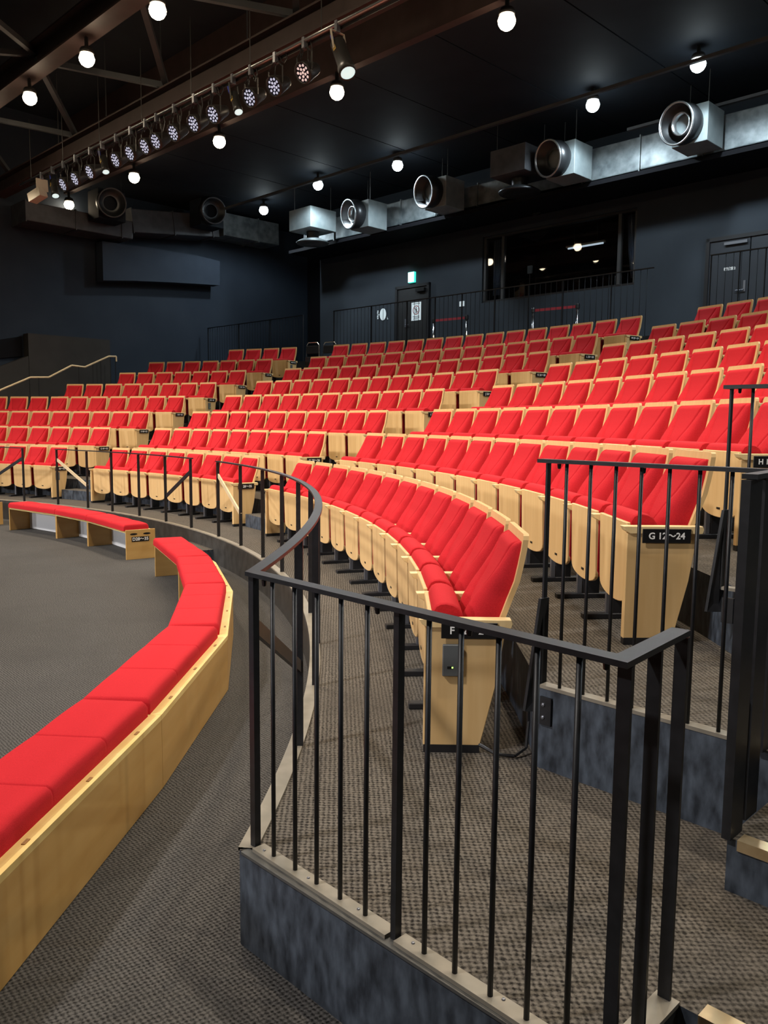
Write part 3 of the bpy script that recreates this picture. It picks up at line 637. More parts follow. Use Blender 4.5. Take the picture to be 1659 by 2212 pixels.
top_en(-1.46, 3.525, 0.4, 3.525, zt, hr); sq_post(-1.44, 3.54, ZH, zt - 0.016, hr, 0.008, 0.024)
for i in range(17): baluster(-1.345 + 0.103 * i, 3.525, ZH + 0.012, zt - 0.014, hr)
link('base_bar', MB().bar(EN(-1.43, 3.54, ZH + 0.007), EN(0.4, 3.54, ZH + 0.007), 0.046, 0.013).mesh('base_bar', M['strip']), hr)
splayed(-1.44, 3.535, ZH, hr)
for e0 in (-1.40, -0.9): link('stop_pad', MB().lathe([(0.0001, -0.020), (0.006, -0.017), (0.008, 0)], 8, EN(e0, 3.525, zt - 0.016)).mesh('stop_pad', M['plastic']), hr)
for e0 in (-1.69, -1.35, -1.0): link('stop_pad', MB().lathe([(0.0001, -0.020), (0.006, -0.017), (0.008, 0)], 8, EN(e0, 2.615, ZG + RZ - 0.016)).mesh('stop_pad', M['plastic']), gr)
# upper walkway rails
bal2 = MB().tube((0, 0, 0), (0, 0, 1), 0.0048, 6).mesh('baluster', M['rail_navy'], smooth=True)
def up_rail(label, e0, e1, n_, zt, posts, step=0.118):
    t = thing('walkway_rail', label, 'railing')
    top_en(e0, n_, e1, n_, zt, t, 0.035, 0.016)
    cnt = int((e1 - e0) / step)
    for i in range(1, cnt): baluster(e0 + (e1 - e0) * i / cnt, n_, ZW, zt - 0.02, t, bal2)
    for e in posts: sq_post(e, n_, ZW, zt - 0.012, t, 0.010, 0.030)
    return t
ZT2 = 2.64 + CAMZ
up_rail('dark barred walkway rail running below the control booth window', -14.81, -6.72, 13.06, ZT2, [-14.8, -13.53, -12.41, -11.6, -10.87, -10.03, -9.24, -8.48, -7.5])
up_rail('dark barred walkway rail before the right-hand wall door', -5.76, -2.6, 13.06, ZT2 + 0.07, [-5.75, -5.30, -4.91, -4.72, -3.6])
up_rail('dark barred walkway rail beside the black corner recess', -20.2, -15.94, 13.06, ZT2, [-20.19, -18.7, -17.3, -15.95])

# side stair handrail
hrl = thing('stair_handrail', 'pale handrail zigzagging up the dark side stair', 'handrail')
pts = [(5.4, 0.05), (6.84, 0.65), (7.51, 0.96), (7.93, 0.98), (8.48, 1.28), (8.80, 1.26), (9.41, 1.55), (9.60, 1.56)]
P3 = [EN(-18.9, n_, z + CAMZ) for n_, z in pts]
b = MB().poly_tube(P3 + [P3[-1] - ZV * 0.12], 0.022, 8)
link('grip', b.mesh('grip', M['handrail']), hrl)
for n_, z in ((7.7, 0.97), (8.65, 1.27), (9.2, 1.45), (9.45, 1.55), (9.58, 1.55)):
    st = 0.27 * (int((n_ - 5.6) / 0.52) + 1)
    link('post', MB().tube(EN(-18.9, n_, min(st, z + CAMZ - 0.3)), EN(-18.9, n_, z + CAMZ - 0.02), 0.010, 6).mesh('post', M['rail']), hrl)
for n_ in (9.0, 9.1, 9.3): link('post', MB().tube(EN(-18.9, n_, 1.9), EN(-18.9, n_, 2.98), 0.006, 6).mesh('post', M['rail']), hrl)
# dark parapet wall of the side stair
b = MB().prism([EN(-20.30, 8.05, 1.2), EN(-20.30, 10.15, 1.2), EN(-20.30, 10.15, 2.09 + CAMZ), EN(-20.30, 8.05, 2.09 + CAMZ)], EV * -0.30)
b.prism([EN(-20.30, 5.2, 0.6), EN(-20.30, 8.04, 1.2), EN(-20.30, 8.04, 1.54 + CAMZ), EN(-20.30, 7.37, 1.25 + CAMZ), EN(-20.30, 5.2, 0.35 + CAMZ)], EV * -0.25)
struct('wall_parapet', b.mesh('parapet', M['wall_brown']), 'brown-black parapet wall rising with the side stair')
b = MB().prism([EN(-20.60, 7.0, 1.75 + CAMZ - 0.35), EN(-20.60, 8.0, 1.75 + CAMZ - 0.20), EN(-20.60, 8.0, 2.03 + CAMZ), EN(-20.60, 7.0, 1.80 + CAMZ)], EV * 0.03)
struct('trim_4', b.mesh('opening', M['void']), 'black opening in the left wall behind the parapet')
# acoustic panel on the left wall
b = MB(); top = [(9.95, 4.54), (10.6, 4.55), (11.3, 4.58), (12.0, 4.58), (12.7, 4.59), (13.47, 4.54)]
b.prism([EN(-20.52, n_, z + CAMZ) for n_, z in [(9.95, 3.56)] + [(10.8, 3.66), (11.8, 3.75), (12.6, 3.81), (13.46, 3.87)]] + [EN(-20.52, n_, z + CAMZ) for n_, z in reversed(top)], EV * 0.35)
ap = link('acoustic_panel', b.mesh('acoustic_panel', M['acoustic'])); tag(ap, 'large dark tapering acoustic panel on the left wall', 'wall panel')

# ================================================================== REAR WALL FITTINGS
def enp(e, n, z, w, d, h, m, bevel=0): return MB().prism([EN(e - w / 2, n - d / 2, z), EN(e + w / 2, n - d / 2, z), EN(e + w / 2, n + d / 2, z), EN(e - w / 2, n + d / 2, z)], (0, 0, h)).mesh('part', m, bevel=bevel, seg=1)
# control booth window
wn = tag(bpy.data.objects.new('window_1', None), 'wide dark control booth window with curtains', None, None, 'structure'); COL.objects.link(wn)
e0, e1, z0, z1 = WIN
for ec in (e0 + 0.03, -11.74, -8.78, e1 - 0.03): link('mullion', enp(ec, NB + 0.10, z0, 0.07, 0.10, z1 - z0, M['mullion']), wn)
for zc in (z0, z1 - 0.05): link('window_frame', enp((e0 + e1) / 2, NB + 0.10, zc, e1 - e0, 0.12, 0.05, M['frame']), wn)
for a, c in ((e0 + 0.07, -11.78), (-11.70, -8.82), (-8.74, e1 - 0.07)): link('pane', enp((a + c) / 2, NB + 0.10, z0 + 0.05, c - a, 0.012, z1 - z0 - 0.1, M['glass']), wn)
for side, (a, c) in enumerate(((e0 + 0.15, -11.80), (-8.72, e1 - 0.02))):
    b = MB(); vs = []; fs = []; nn = 30
    for i in range(nn + 1):
        u = i / nn
        for j, zz in enumerate((z1 - 0.06, (z0 + z1) / 2, z0 + 0.18)):
            sq = (1.0, 0.86, 0.60)[j]; ee = (c - (c - a) * (1 - u) * sq) if side else (a + (c - a) * u * sq)
            p = EN(ee, NB + 0.24 + 0.02 * math.sin(u * 34), zz); vs.append(p)
    for i in range(nn):
        for j in range(2): q = i * 3 + j; fs.append((q, q + 1, q + 4, q + 3))
    cu = link('curtain', MB().add(vs, fs).mesh('curtain', M['curtain'], smooth=True))
    sm = cu.modifiers.new('thick', 'SOLIDIFY'); sm.thickness = 0.006
    tag(cu, 'grey-blue curtain gathered at the %s side of the booth window' % ('double door' if side else 'exit sign'), 'curtain')
# booth room behind the glass
b = MB()
for p, q in (((e0 - 0.3, NB + 2.6), (e1 + 0.3, NB + 2.7)), ((e0 - 0.4, NB + 0.25), (e0 - 0.3, NB + 2.7)), ((e1 + 0.3, NB + 0.25), (e1 + 0.4, NB + 2.7))):
    b.prism([EN(p[0], p[1], ZW), EN(q[0], p[1], ZW), EN(q[0], q[1], ZW), EN(p[0], q[1], ZW)], (0, 0, 3.2))
for zc in (ZW - 0.1, ZW + 3.2): b.prism([EN(e0 - 0.4, NB + 0.25, zc), EN(e1 + 0.4, NB + 0.25, zc), EN(e1 + 0.4, NB + 2.7, zc), EN(e0 - 0.4, NB + 2.7, zc)], (0, 0, 0.1))
struct('wall_booth', b.mesh('booth', M['void']), 'dark interior shell of the control booth')
tl = thing('tube_lamp', 'dim strip lamp hanging inside the control booth', 'lamp', EN(-10.4, NB + 1.4, z1 - 0.25), ANG_E)
link('housing', MB().box((-0.5, -0.04, 0.02), (0.5, 0.04, 0.06)).mesh('housing', M['pale']), tl); link('tube', MB().tube((-0.46, 0, 0), (0.46, 0, 0), 0.018, 8).mesh('tube', M['tube']), tl)
link('hanger', MB().tube((-0.3, 0, 0.06), (-0.3, 0, 0.46), 0.006, 6).tube((0.3, 0, 0.06), (0.3, 0, 0.46), 0.006, 6).mesh('hanger', M['fix']), tl)
mn = thing('booth_monitor', 'small pale monitor on a thin stand inside the booth', 'monitor', EN(-11.25, NB + 0.45, ZW), ANG_E)
link('base', MB().lathe([(0.0001, 0.02), (0.12, 0.015), (0.12, 0)], 12).mesh('base', M['fix']), mn); link('stand', MB().tube((0, 0, 0.02), (0, 0, 1.95), 0.010, 6).mesh('stand', M['fix']), mn)
link('screen', MB().box((-0.06, -0.02, 1.95), (0.06, 0.02, 2.12)).mesh('screen', mat('pale_screen', (0.2, 0.26, 0.3), 0.5)), mn)
# exit door
def door(name, ea, eb, zt_, label, m, leaf2=False):
    d = tag(bpy.data.objects.new(name, None), label, None, None, 'structure'); COL.objects.link(d)
    d.location = EN((ea + eb) / 2, NB - 0.02, ZW); d.rotation_euler = (0, 0, ANG_E)
    w2 = (eb - ea) / 2; h = zt_ - ZW
    link('door_frame', MB().box((-w2, -0.06, 0), (-w2 + 0.07, 0.02, h)).box((w2 - 0.07, -0.06, 0), (w2, 0.02, h)).box((-w2, -0.06, h - 0.07), (w2, 0.02, h)).mesh('door_frame', M['frame']), d)
    return d, w2, h
d1, w2, h = door('door_1', -15.07, -13.90, 3.50 + CAMZ, 'dark exit door below the lit exit sign', M['door_dark'])
lf = link('leaf', MB().box((-w2 + 0.07, -0.035, 0.01), (w2 - 0.07, 0.0, h - 0.07)).mesh('leaf', M['door_dark']), d1)
link('closer', MB().box((w2 - 0.42, -0.10, h - 0.20), (w2 - 0.12, -0.035, h - 0.12)).mesh('closer', M['plastic']), d1)
link('handle', MB().box((-0.22, -0.07, 0.95), (-0.18, -0.035, 1.15)).tube((-0.20, -0.08, 1.0), (-0.08, -0.08, 1.0), 0.01, 6).mesh('handle', M['steel']), d1)
d2, w2, h = door('door_2', -6.90, -4.70, 3.50 + CAMZ, 'wide dark double door marked with a room name', M['door'])
for a, c in ((-w2 + 0.07, -0.01 - 0.28), (-0.27, w2 - 0.07)):
    lf = link('leaf', MB().box((a, -0.035, 0.01), (c, 0.0, h - 0.07)).mesh('leaf', M['door']), d2)
link('closer', MB().box((-0.75, -0.08, h - 0.17), (-0.33, -0.035, h - 0.12)).mesh('closer', M['steel']), d2)
link('handle', MB().box((-0.37, -0.055, 0.95), (-0.33, -0.035, 1.15)).tube((-0.35, -0.07, 0.98), (-0.50, -0.07, 0.98), 0.012, 6).mesh('handle', M['steel']), d2)
dl = link('lettering', text_mesh('機械室2', 0.062, M['white']), d2); dl.rotation_euler = (PI / 2, 0, 0); dl.location = (-6.44 - (-5.80), -0.037, 2.90 + CAMZ - ZW)
# exit sign
ex = thing('exit_sign', 'glowing white and green exit sign above the dark door', 'exit sign', EN(-14.52, NB - 0.06, 3.56 + CAMZ), ANG_E)
link('case', MB().box((-0.105, -0.01, 0), (0.105, 0.06, 0.26)).mesh('case', M['exit_g']), ex)
link('panel', MB().box((-0.094, -0.014, 0.010), (0.098, -0.010, 0.250)).mesh('panel', M['exit_w']), ex)
# round wall sign with small lettering, notices
rs = thing('round_sign', 'white rounded wall sign with small lettering left of the exit door', 'sign', EN(-15.57, NB - 0.012, 2.86 + CAMZ), ANG_E)
link('disc', MB().prism([(0.115 * math.cos(2 * PI * i / 28), 0, 0.155 * math.sin(2 * PI * i / 28)) for i in range(28)], (0, -0.012, 0)).mesh('disc', M['paper']), rs)
b = MB()
for i, zz in enumerate((0.10, 0.055, 0.0, -0.045, -0.09)): b.box((-0.215 - (0.01 if i % 2 else 0), -0.004, zz - 0.015), (-0.175, 0.0, zz + 0.014))
b.box((-0.165, -0.004, -0.01), (-0.13, 0, 0.02)); b.box((0.15, -0.004, -0.14), (0.165, 0, -0.08)); b.box((0.165, -0.004, -0.14), (0.19, 0, -0.125))
link('lettering', b.mesh('lettering', M['paper']), rs)['kind'] = 'stuff'
nt = thing('door_notice', 'white no-entry notice with red ring on the exit door', 'notice', EN(-14.33, NB - 0.062, 2.60 + CAMZ), ANG_E)
link('sheet', MB().box((-0.165, -0.003, 0), (0.165, 0, 0.45)).mesh('sheet', M['paper']), nt)
b = MB(); n_ = 28
ro, ri = 0.115, 0.095
vs = [(r_ * math.cos(2 * PI * i / n_), -0.0045, 0.255 + r_ * math.sin(2 * PI * i / n_)) for r_ in (ro, ri) for i in range(n_)]
b.add(vs, [(i, (i + 1) % n_, n_ + (i + 1) % n_, n_ + i) for i in range(n_)]); b.bar((-0.07, -0.0045, 0.325), (0.07, -0.0045, 0.185), 0.0012, 0.018, up=(1, 0, 1))
link('ring', b.mesh('ring', M['sign_red']), nt)
b = MB().lathe([(0.0001, -0.02), (0.018, 0), (0.0001, 0.02)], 10, (0, -0.005, 0.315)).box((-0.022, -0.0055, 0.235), (0.022, -0.004, 0.292)).box((-0.02, -0.0055, 0.175), (-0.004, -0.004, 0.24)).box((0.004, -0.0055, 0.175), (0.02, -0.004, 0.24))
link('figure', b.mesh('figure', M['sign_ink']), nt)
b = MB()
for zz, x0, x1 in ((0.415, -0.12, 0.12), (0.10, -0.11, 0.10), (0.065, -0.08, 0.09), (0.035, -0.10, 0.06)):
    x = x0
    while x < x1: b.box((x, -0.0045, zz - 0.009), (x + 0.020, -0.003, zz + 0.009)); x += 0.028
link('print', b.mesh('print', M['sign_ink']), nt)['kind'] = 'stuff'
for dx in (-0.035, 0.035):
    sw = link('switch_plate', enp(-12.88 + dx * 1.3, NB - 0.01, 2.82 + CAMZ, 0.055, 0.02, 0.12, M['paper'])); tag(sw, 'small white switch plate on the rear wall, nearer the ' + ('exit door' if dx < 0 else 'booth window'), 'switch', 'pair of switch plates')
# wall camera above the booth window
wc = thing('wall_camera', 'small black camera on the rear wall above the booth window', 'camera', EN(-10.65, NB, 4.62 + CAMZ), ANG_E)
link('bracket', MB().tube((0, 0, 0), (0, -0.14, 0.02), 0.015, 6).mesh('bracket', M['fix']), wc); link('body', MB().bar((0.08, -0.14, 0.03), (-0.14, -0.16, -0.02), 0.08, 0.08).mesh('body', M['fix']), wc)
# stanchions with belts
def stanchion(e, n, label, belt=None):
    t = thing('belt_stanchion', label, 'stanchion', EN(e, n, ZW), ANG_E)
    link('base', MB().lathe([(0.0001, 0.035), (0.10, 0.028), (0.15, 0.012), (0.15, 0)], 16).mesh('base', M['fix']), t)
    link('pole', MB().tube((0, 0, 0.02), (0, 0, 0.84), 0.030, 12).mesh('pole', M['chrome'], smooth=True), t)
    link('head', MB().lathe([(0.0001, 0.96), (0.035, 0.955), (0.045, 0.93), (0.045, 0.86), (0.03, 0.84)], 12).mesh('head', M['plastic']), t)
    if belt: link('belt', MB().bar((0.0, 0, 0.90), (belt[0], belt[1], 0.895), 0.004, 0.055).mesh('belt', M['belt']), t)
    return t
stanchion(-13.0, 14.6, 'chrome stanchion holding a red belt beside the exit door', (0.93, 0.05)); stanchion(-12.05, 14.65, 'chrome stanchion taking the red belt beside the switch plates')
stanchion(-10.27, 14.7, 'chrome stanchion holding a red belt below the booth window', (1.02, 0.05)); stanchion(-9.22, 14.75, 'chrome stanchion taking the red belt below the booth window')
# folded chairs parked at the end of the M row
def folded_chair(r, a, lean, label):
    t = thing('folding_chair', label, 'chair', PO(r, a, ZR[7]), rad(a) - PI / 2, 'folded chairs parked by the corner recess')
    for s in (-0.2, 0.2):
        link('leg', MB().poly_tube([(s, -0.10, 0.0), (s * 0.95, 0.03, 0.55), (s * 0.9, 0.05, 0.94)], 0.011, 6).mesh('leg', M['chrome']), t)
        link('leg', MB().poly_tube([(s * 0.85, 0.10, 0.0), (s * 0.85, 0.02, 0.60)], 0.011, 6).mesh('leg', M['chrome']), t)
    link('back_hoop', MB().poly_tube([(0.18, 0.05, 0.94), (0.13, 0.05, 1.0), (-0.13, 0.05, 1.0), (-0.18, 0.05, 0.94)], 0.011, 6).mesh('back_hoop', M['chrome']), t)
    link('seat', MB().box((-0.16, -0.05, 0.28), (0.16, -0.02, 0.66)).mesh('seat', M['plastic'], bevel=0.01), t); link('backrest', MB().box((-0.17, 0.02, 0.74), (0.17, 0.05, 0.92)).mesh('backrest', M['plastic'], bevel=0.01), t)
    link('sticker', MB().box((-0.02, -0.053, 0.42), (0.02, -0.050, 0.56)).mesh('sticker', M['device']), t)
    return t
folded_chair(18.55, 58.25, 0, 'black folded chair nearest the M 40~43 end panel'); folded_chair(18.62, 56.9, 0, 'black folded chair nearest the first seat of the M 25~39 row')

# ================================================================== CEILING SERVICES
# supply drums on boxes
def nozzle_box(e, n, z, label, w=0.62, d=0.62, h=0.62, r=0.33, jet=True, dark=False, rz=ANG_E):
    t = thing('air_nozzle', label, 'air vent', EN(e, n, z), rz, 'round jet nozzles on grey boxes')
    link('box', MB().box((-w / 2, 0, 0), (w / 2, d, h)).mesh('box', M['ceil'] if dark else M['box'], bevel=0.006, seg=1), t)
    cz = h * 0.55; tilt = Vector((-0.20, -1, -0.15)).normalized()
    dr = link('drum', MB().lathe([(r * 0.9, -0.02), (r, 0.05), (r, 0.30), (r * 0.94, 0.30), (r * 0.86, 0.12), (r * 0.5, 0.12)], 28, (-0.06, 0.04, cz), tilt).mesh('drum', M['drum'], smooth=True), t)
    rg = link('rim', MB().lathe([(r * 1.0, 0.285), (r * 1.04, 0.295), (r * 1.04, 0.312), (r * 0.95, 0.315), (r * 0.93, 0.295)], 28, (-0.06, 0.04, cz), tilt).mesh('rim', M['duct_dark'] if dark else M['ring'], smooth=True), t)
    if jet and not dark: link('jet_ring', MB().lathe([(r * 0.56, 0.10), (r * 0.56, 0.20), (r * 0.50, 0.20), (r * 0.46, 0.10)], 24, (-0.06, 0.04, cz), tilt).mesh('jet_ring', M['ring'], smooth=True), t)
    link('hanger', MB().tube((w / 2 - 0.05, 0.1, h), (w / 2 - 0.05, 0.1, CZ - z), 0.008, 6).tube((-w / 2 + 0.05, d - 0.1, h), (-w / 2 + 0.05, d - 0.1, CZ - z), 0.008, 6).mesh('hanger', M['fix']), t)
    return t
nozzle_box(-6.52, 13.7, 4.72 + CAMZ, 'round jet nozzle box nearest the double door')
nozzle_box(-9.05, 13.7, 4.70 + CAMZ, 'round jet nozzle box above the booth window', jet=False)
nozzle_box(-12.22, 13.7, 4.68 + CAMZ, 'round jet nozzle box above the notice on the exit door', jet=False)
nozzle_box(-14.62, 13.7, 4.62 + CAMZ, 'round jet nozzle box beside the square box with a disc below')
def disc_diffuser(e, n, z, label, dark=False):
    t = thing('disc_diffuser', label, 'air vent', EN(e, n, z), ANG_E, 'square boxes with disc diffusers')
    link('box', MB().box((-0.42, -0.42, 0.30), (0.42, 0.42, 0.80)).mesh('box', M['duct_dark'] if dark else M['box'], bevel=0.006, seg=1), t)
    link('neck', MB().lathe([(0.16, 0.12), (0.16, 0.30)], 20).mesh('neck', M['drum'], smooth=True), t)
    link('disc', MB().lathe([(0.0001, 0.05), (0.20, 0.04), (0.40, 0.0), (0.42, 0.03), (0.30, 0.10), (0.16, 0.14)], 28).mesh('disc', M['drum'] if dark else M['duct'], smooth=True), t)
    link('hanger', MB().tube((0.35, 0.3, 0.8), (0.35, 0.3, CZ - z), 0.008, 6).tube((-0.35, -0.3, 0.8), (-0.35, -0.3, CZ - z), 0.008, 6).mesh('hanger', M['fix']), t)
disc_diffuser(-16.35, 13.7, 4.50 + CAMZ, 'pale square box with disc diffuser below, by the corner recess'); disc_diffuser(-10.02, 13.75, 4.57 + CAMZ, 'dark square box with disc diffuser below, by the booth window', True)
# main duct along the rear wall, with side runs
def duct(name, label, segs, m, cat='duct'):
    t = thing(name, label, cat, EN(*segs[0][0][:2], segs[0][0][2]))
    o = EN(*segs[0][0][:2], segs[0][0][2])
    for a, c, wd, hh in segs:
        link('duct_section', MB().bar(EN(*a) - o, EN(*c) - o, wd, hh).mesh('duct_section', m, bevel=0.02, seg=2), t)
        p, q = EN(*a) - o, EN(*c) - o; dv = (q - p); ln = dv.length; dv.normalize()
        x = 0.0
        while x <= ln + 0.01:
            link('flange', MB().bar(p + dv * (x - 0.012), p + dv * (x + 0.012), wd + 0.05, hh + 0.05).mesh('flange', m), t); x += 1.2
    return t
zc = 5.02 + CAMZ
duct('supply_duct', 'galvanised duct running along the top of the rear wall', [((-17.6, 14.85, zc), (-12.9, 14.85, zc), 0.75, 0.55), ((-12.9, 14.85, zc), (-9.0, 14.85, zc - 0.02), 0.65, 0.45), ((-9.0, 14.85, zc), (2.0, 14.85, zc), 0.85, 0.60)], M['duct'])
en_slab('bulkhead', -18.14, ER, 14.35, NB, 4.60 + CAMZ, 4.68 + CAMZ, M['void'], 'black shelf below the rear duct')
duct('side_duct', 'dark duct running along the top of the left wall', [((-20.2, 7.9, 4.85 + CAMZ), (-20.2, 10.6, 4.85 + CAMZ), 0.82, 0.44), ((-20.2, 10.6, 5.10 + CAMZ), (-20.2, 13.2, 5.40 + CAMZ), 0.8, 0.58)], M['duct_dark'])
duct('side_duct', 'galvanised duct end coloured bright for the corner downlight on it', [((-20.2, 13.35, 5.50 + CAMZ), (-20.2, 15.3, 5.52 + CAMZ), 0.8, 0.62)], M['duct'])  # paler than the dark run; the downlight's brightness is in its colour
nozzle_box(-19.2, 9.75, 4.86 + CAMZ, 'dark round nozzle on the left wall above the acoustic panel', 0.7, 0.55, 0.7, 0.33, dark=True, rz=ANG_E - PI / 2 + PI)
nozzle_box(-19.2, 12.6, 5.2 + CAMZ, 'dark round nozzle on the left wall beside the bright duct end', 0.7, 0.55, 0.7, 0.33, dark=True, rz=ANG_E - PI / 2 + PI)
# services rails under the rear ceiling
for (a, c, lb) in (((-18.6, 12.6, 5.55 + CAMZ), (2, 12.6, 5.55 + CAMZ), 'thin grey conduit running under the ceiling before the nozzles'), ((-8.0, 14.3, 5.45 + CAMZ), (3, 14.3, 5.45 + CAMZ), 'thin grey conduit above the rear duct')):
    o = link('conduit', MB().bar(EN(*a), EN(*c), 0.07, 0.05).mesh('conduit', M['beam_grey'])); tag(o, lb, 'conduit')
# downlights
HOUS = MB().lathe([(0.0001, 0.30), (0.03, 0.30), (0.03, 0.16), (0.09, 0.14), (0.11, 0.10), (0.11, 0.06), (0.09, 0.06), (0.08, 0.10)], 20).mesh('housing', M['fix'], smooth=True)
def glass(m): return MB().lathe([(0.0001, -0.135), (0.045, -0.126), (0.086, -0.098), (0.112, -0.055), (0.120, -0.010), (0.105, 0.035), (0.07, 0.07), (0.0001, 0.08)], 18).mesh('glass', m, smooth=True)  # globe made oversized so its shape takes in the lamp's glare
GW, GC = glass(M['lampw']), glass(M['lampc'])
def downlight(e, n, z, warm, power, label, grp, drop=0.0, aim=None, col=None, cone=None, soft=None):
    t = thing('downlight', label, 'ceiling lamp', EN(e, n, z), 0, grp)
    link('housing', HOUS, t); link('glass', GW if warm else GC, t)
    if drop: link('stem', MB().tube((0, 0, 0.3), (0, 0, drop), 0.012, 6).mesh('stem', M['fix']), t)
    ld = bpy.data.lights.new('lamp', 'SPOT'); ld.energy = power; ld.color = WARM if warm else COOL; ld.shadow_soft_size = 0.10
    ld.spot_size = rad(125 if warm else 168); ld.spot_blend = 0.55 if warm else 0.35
    lo = bpy.data.objects.new('lamp', ld); COL.objects.link(lo); lo.parent = t; lo.location = (0, 0, -0.245)
    if aim is not None: t.rotation_mode = 'QUATERNION'; t.rotation_quaternion = (Vector(aim) - EN(e, n, z)).to_track_quat('-Z', 'Y'); ld.spot_size = rad(95)
    if col: ld.color = col
    if cone: ld.spot_size = rad(cone)
    if aim is not None: ld.spot_blend = 0.9
    if soft: ld.shadow_soft_size = soft
    return t
ZL = 5.62 + CAMZ
k_ = 5.62 / 5.8
for i, (e, n) in enumerate(((-6.23, 13.28), (-8.33, 13.60), (-13.34, 13.67), (-15.81, 13.42), (-18.73, 13.95))):
    downlight(e * k_, n * k_, ZL, False, P_COOL, ('cool white downlight above the nozzle box nearest the double door', 'cool white downlight above the nozzle box by the booth window', 'cool white downlight above the exit door nozzle box', 'cool white downlight above the pale disc diffuser box', 'cool white downlight against the bright duct end')[i], 'cool white downlights along the rear ceiling', CZ - ZL)
for i, e in enumerate((-3.9, -1.6)): downlight(e * k_, 13.4 * k_, ZL, False, P_COOL, 'cool white downlight beyond the double door, %s along' % ORD[i + 1], 'cool white downlights along the rear ceiling', CZ - ZL)
for i, n in enumerate((10.6, 6.2)): downlight(2.4, n, ZL, False, P_SIDE, 'cool white downlight above the side stair, %s from the top' % ORD[i + 1], 'cool white downlights over the side stair', CZ - ZL)
for i, e in enumerate((-22.13, -18.55, -14.94, -11.27, -7.59, -3.9, -0.2)):
    lb = ['warm downlight below the far end of the lighting bar', 'warm downlight just below the middle spots of the lighting bar', 'warm downlight two along from the far end of the lighting bar', 'warm downlight beside the big spot at the near end of the lighting bar', 'warm downlight alone on the flat ceiling away from the lighting bar', 'warm downlight over the row H seats', 'warm downlight over the side stair'][i]
    kk = 5.35 / 5.8; downlight(e * kk, 10.0 * kk, 5.35 + CAMZ, True, P_REAR, lb, 'warm downlights on the flat ceiling', CZ - 5.35 - CAMZ)
for i, e in enumerate((-17.7, -15.48, -13.19, -10.96, -8.7, -6.45, -4.2, -1.95, 0.3)):
    lb = 'warm downlight under the inner oxide beam, %s from the left wall' % ORD[i + 1]
    downlight(e * k_, 6.33 * k_, ZL, True, P_INNER, lb, 'warm downlights under the roof beam', 0.45, None, None, 105)
for i, e in enumerate((-15.4, -11.6, -7.8, -4.0, -0.2)): downlight(e, 2.6, ZL + 0.4, True, P_STAGE, 'warm downlight above the open stage floor, %s from the left wall' % ORD[i + 1], 'warm downlights over the stage', 1.0, None, None, 110)
for i, (e, ta) in enumerate(((-17.5, 64), (-14.0, 48), (-10.7, 33), (-7.4, 18), (-4.2, 3))):
    downlight(e, -4.2, 8.2, True, P_FLOOD, 'white flood lamp high behind the stage tilted at the seats, %s from the left wall' % ORD[i + 1], 'high flood lamps behind the stage', 0, PO(12.2, ta, 0.3), NEUT, 44, 0.25)
for i, (e, ta) in enumerate(((-17.5, 62), (-13.0, 44), (-8.5, 24), (-5.0, 6))):
    downlight(e, -8.3, 3.4, True, P_LOW, 'white flood lamp low behind the stage, %s from the left wall' % ORD[i + 1], 'low flood lamps behind the stage', 0, PO(11.6, ta, 0.25), (0.97, 0.97, 1.0), 34, 0.4)
# ------------------------------------------------------------------ lighting bar
LBZ = 5.0 + CAMZ; LBN = 7.22
lbar = thing('lighting_bar', 'long steel lighting bar hung below the oxide beam', 'lighting bar', EN(-18.34, LBN, LBZ), ANG_E)
link('pipe', MB().tube((0, 0, 0), (13.5, 0, 0), 0.024, 10).mesh('pipe', M['ring'], smooth=True), lbar)
link('cable_tray', MB().box((0.4, 0.05, -0.06), (13.3, 0.12, -0.01)).mesh('cable_tray', M['fix']), lbar)
for i in range(9): link('hanger', MB().tube((0.6 + 1.55 * i, 0, 0), (0.6 + 1.55 * i, 0.0, 1.2), 0.007, 6).mesh('hanger', M['fix']), lbar)
random.seed(9)
AIM = Vector((0.02, -0.86, -0.46)).normalized()
def par_parts():
    a = AIM; c = Vector((0, 0, -0.40))
    body = MB().lathe([(0.0001, -0.24), (0.07, -0.24), (0.085, -0.20), (0.125, -0.04), (0.135, 0.0), (0.135, 0.05), (0.122, 0.05), (0.118, 0.03)], 20, c, a).mesh('body', M['fix'], smooth=True)
    face = MB().lathe([(0.0001, 0.03), (0.120, 0.03)], 20, c, a).mesh('face', M['lens_face'])
    s = a.cross(ZV).normalized(); u = s.cross(a)
    def lenses(m):
        b = MB(); pos = [(0, 0)] + [(0.045 * math.cos(q), 0.045 * math.sin(q)) for q in [2 * PI * i / 5 for i in range(5)]] + [(0.090 * math.cos(q), 0.090 * math.sin(q)) for q in [2 * PI * i / 10 + 0.2 for i in range(10)]]
        for x, y in pos: b.lathe([(0.0001, 0.044), (0.013, 0.041), (0.0185, 0.031)], 8, c + s * x + u * y, a)
        return b.mesh('lens_array', m, smooth=True)
    yoke = MB().poly_tube([c + s * 0.15, c + s * 0.15 + Vector((0, 0.0, 0.22)), Vector((0, 0, -0.10)) + s * 0.05, Vector((0, 0, -0.10)) - s * 0.05, c - s * 0.15 + Vector((0, 0, 0.22)), c - s * 0.15], 0.010, 5).mesh('yoke', M['fix'])
    clamp = MB().box((-0.025, -0.035, -0.11), (0.025, 0.035, 0.035)).mesh('clamp', M['steel'], bevel=0.006, seg=1)
    return body, face, lenses(M['lens']), lenses(M['lens_pink']), yoke, clamp
PARP = par_parts()
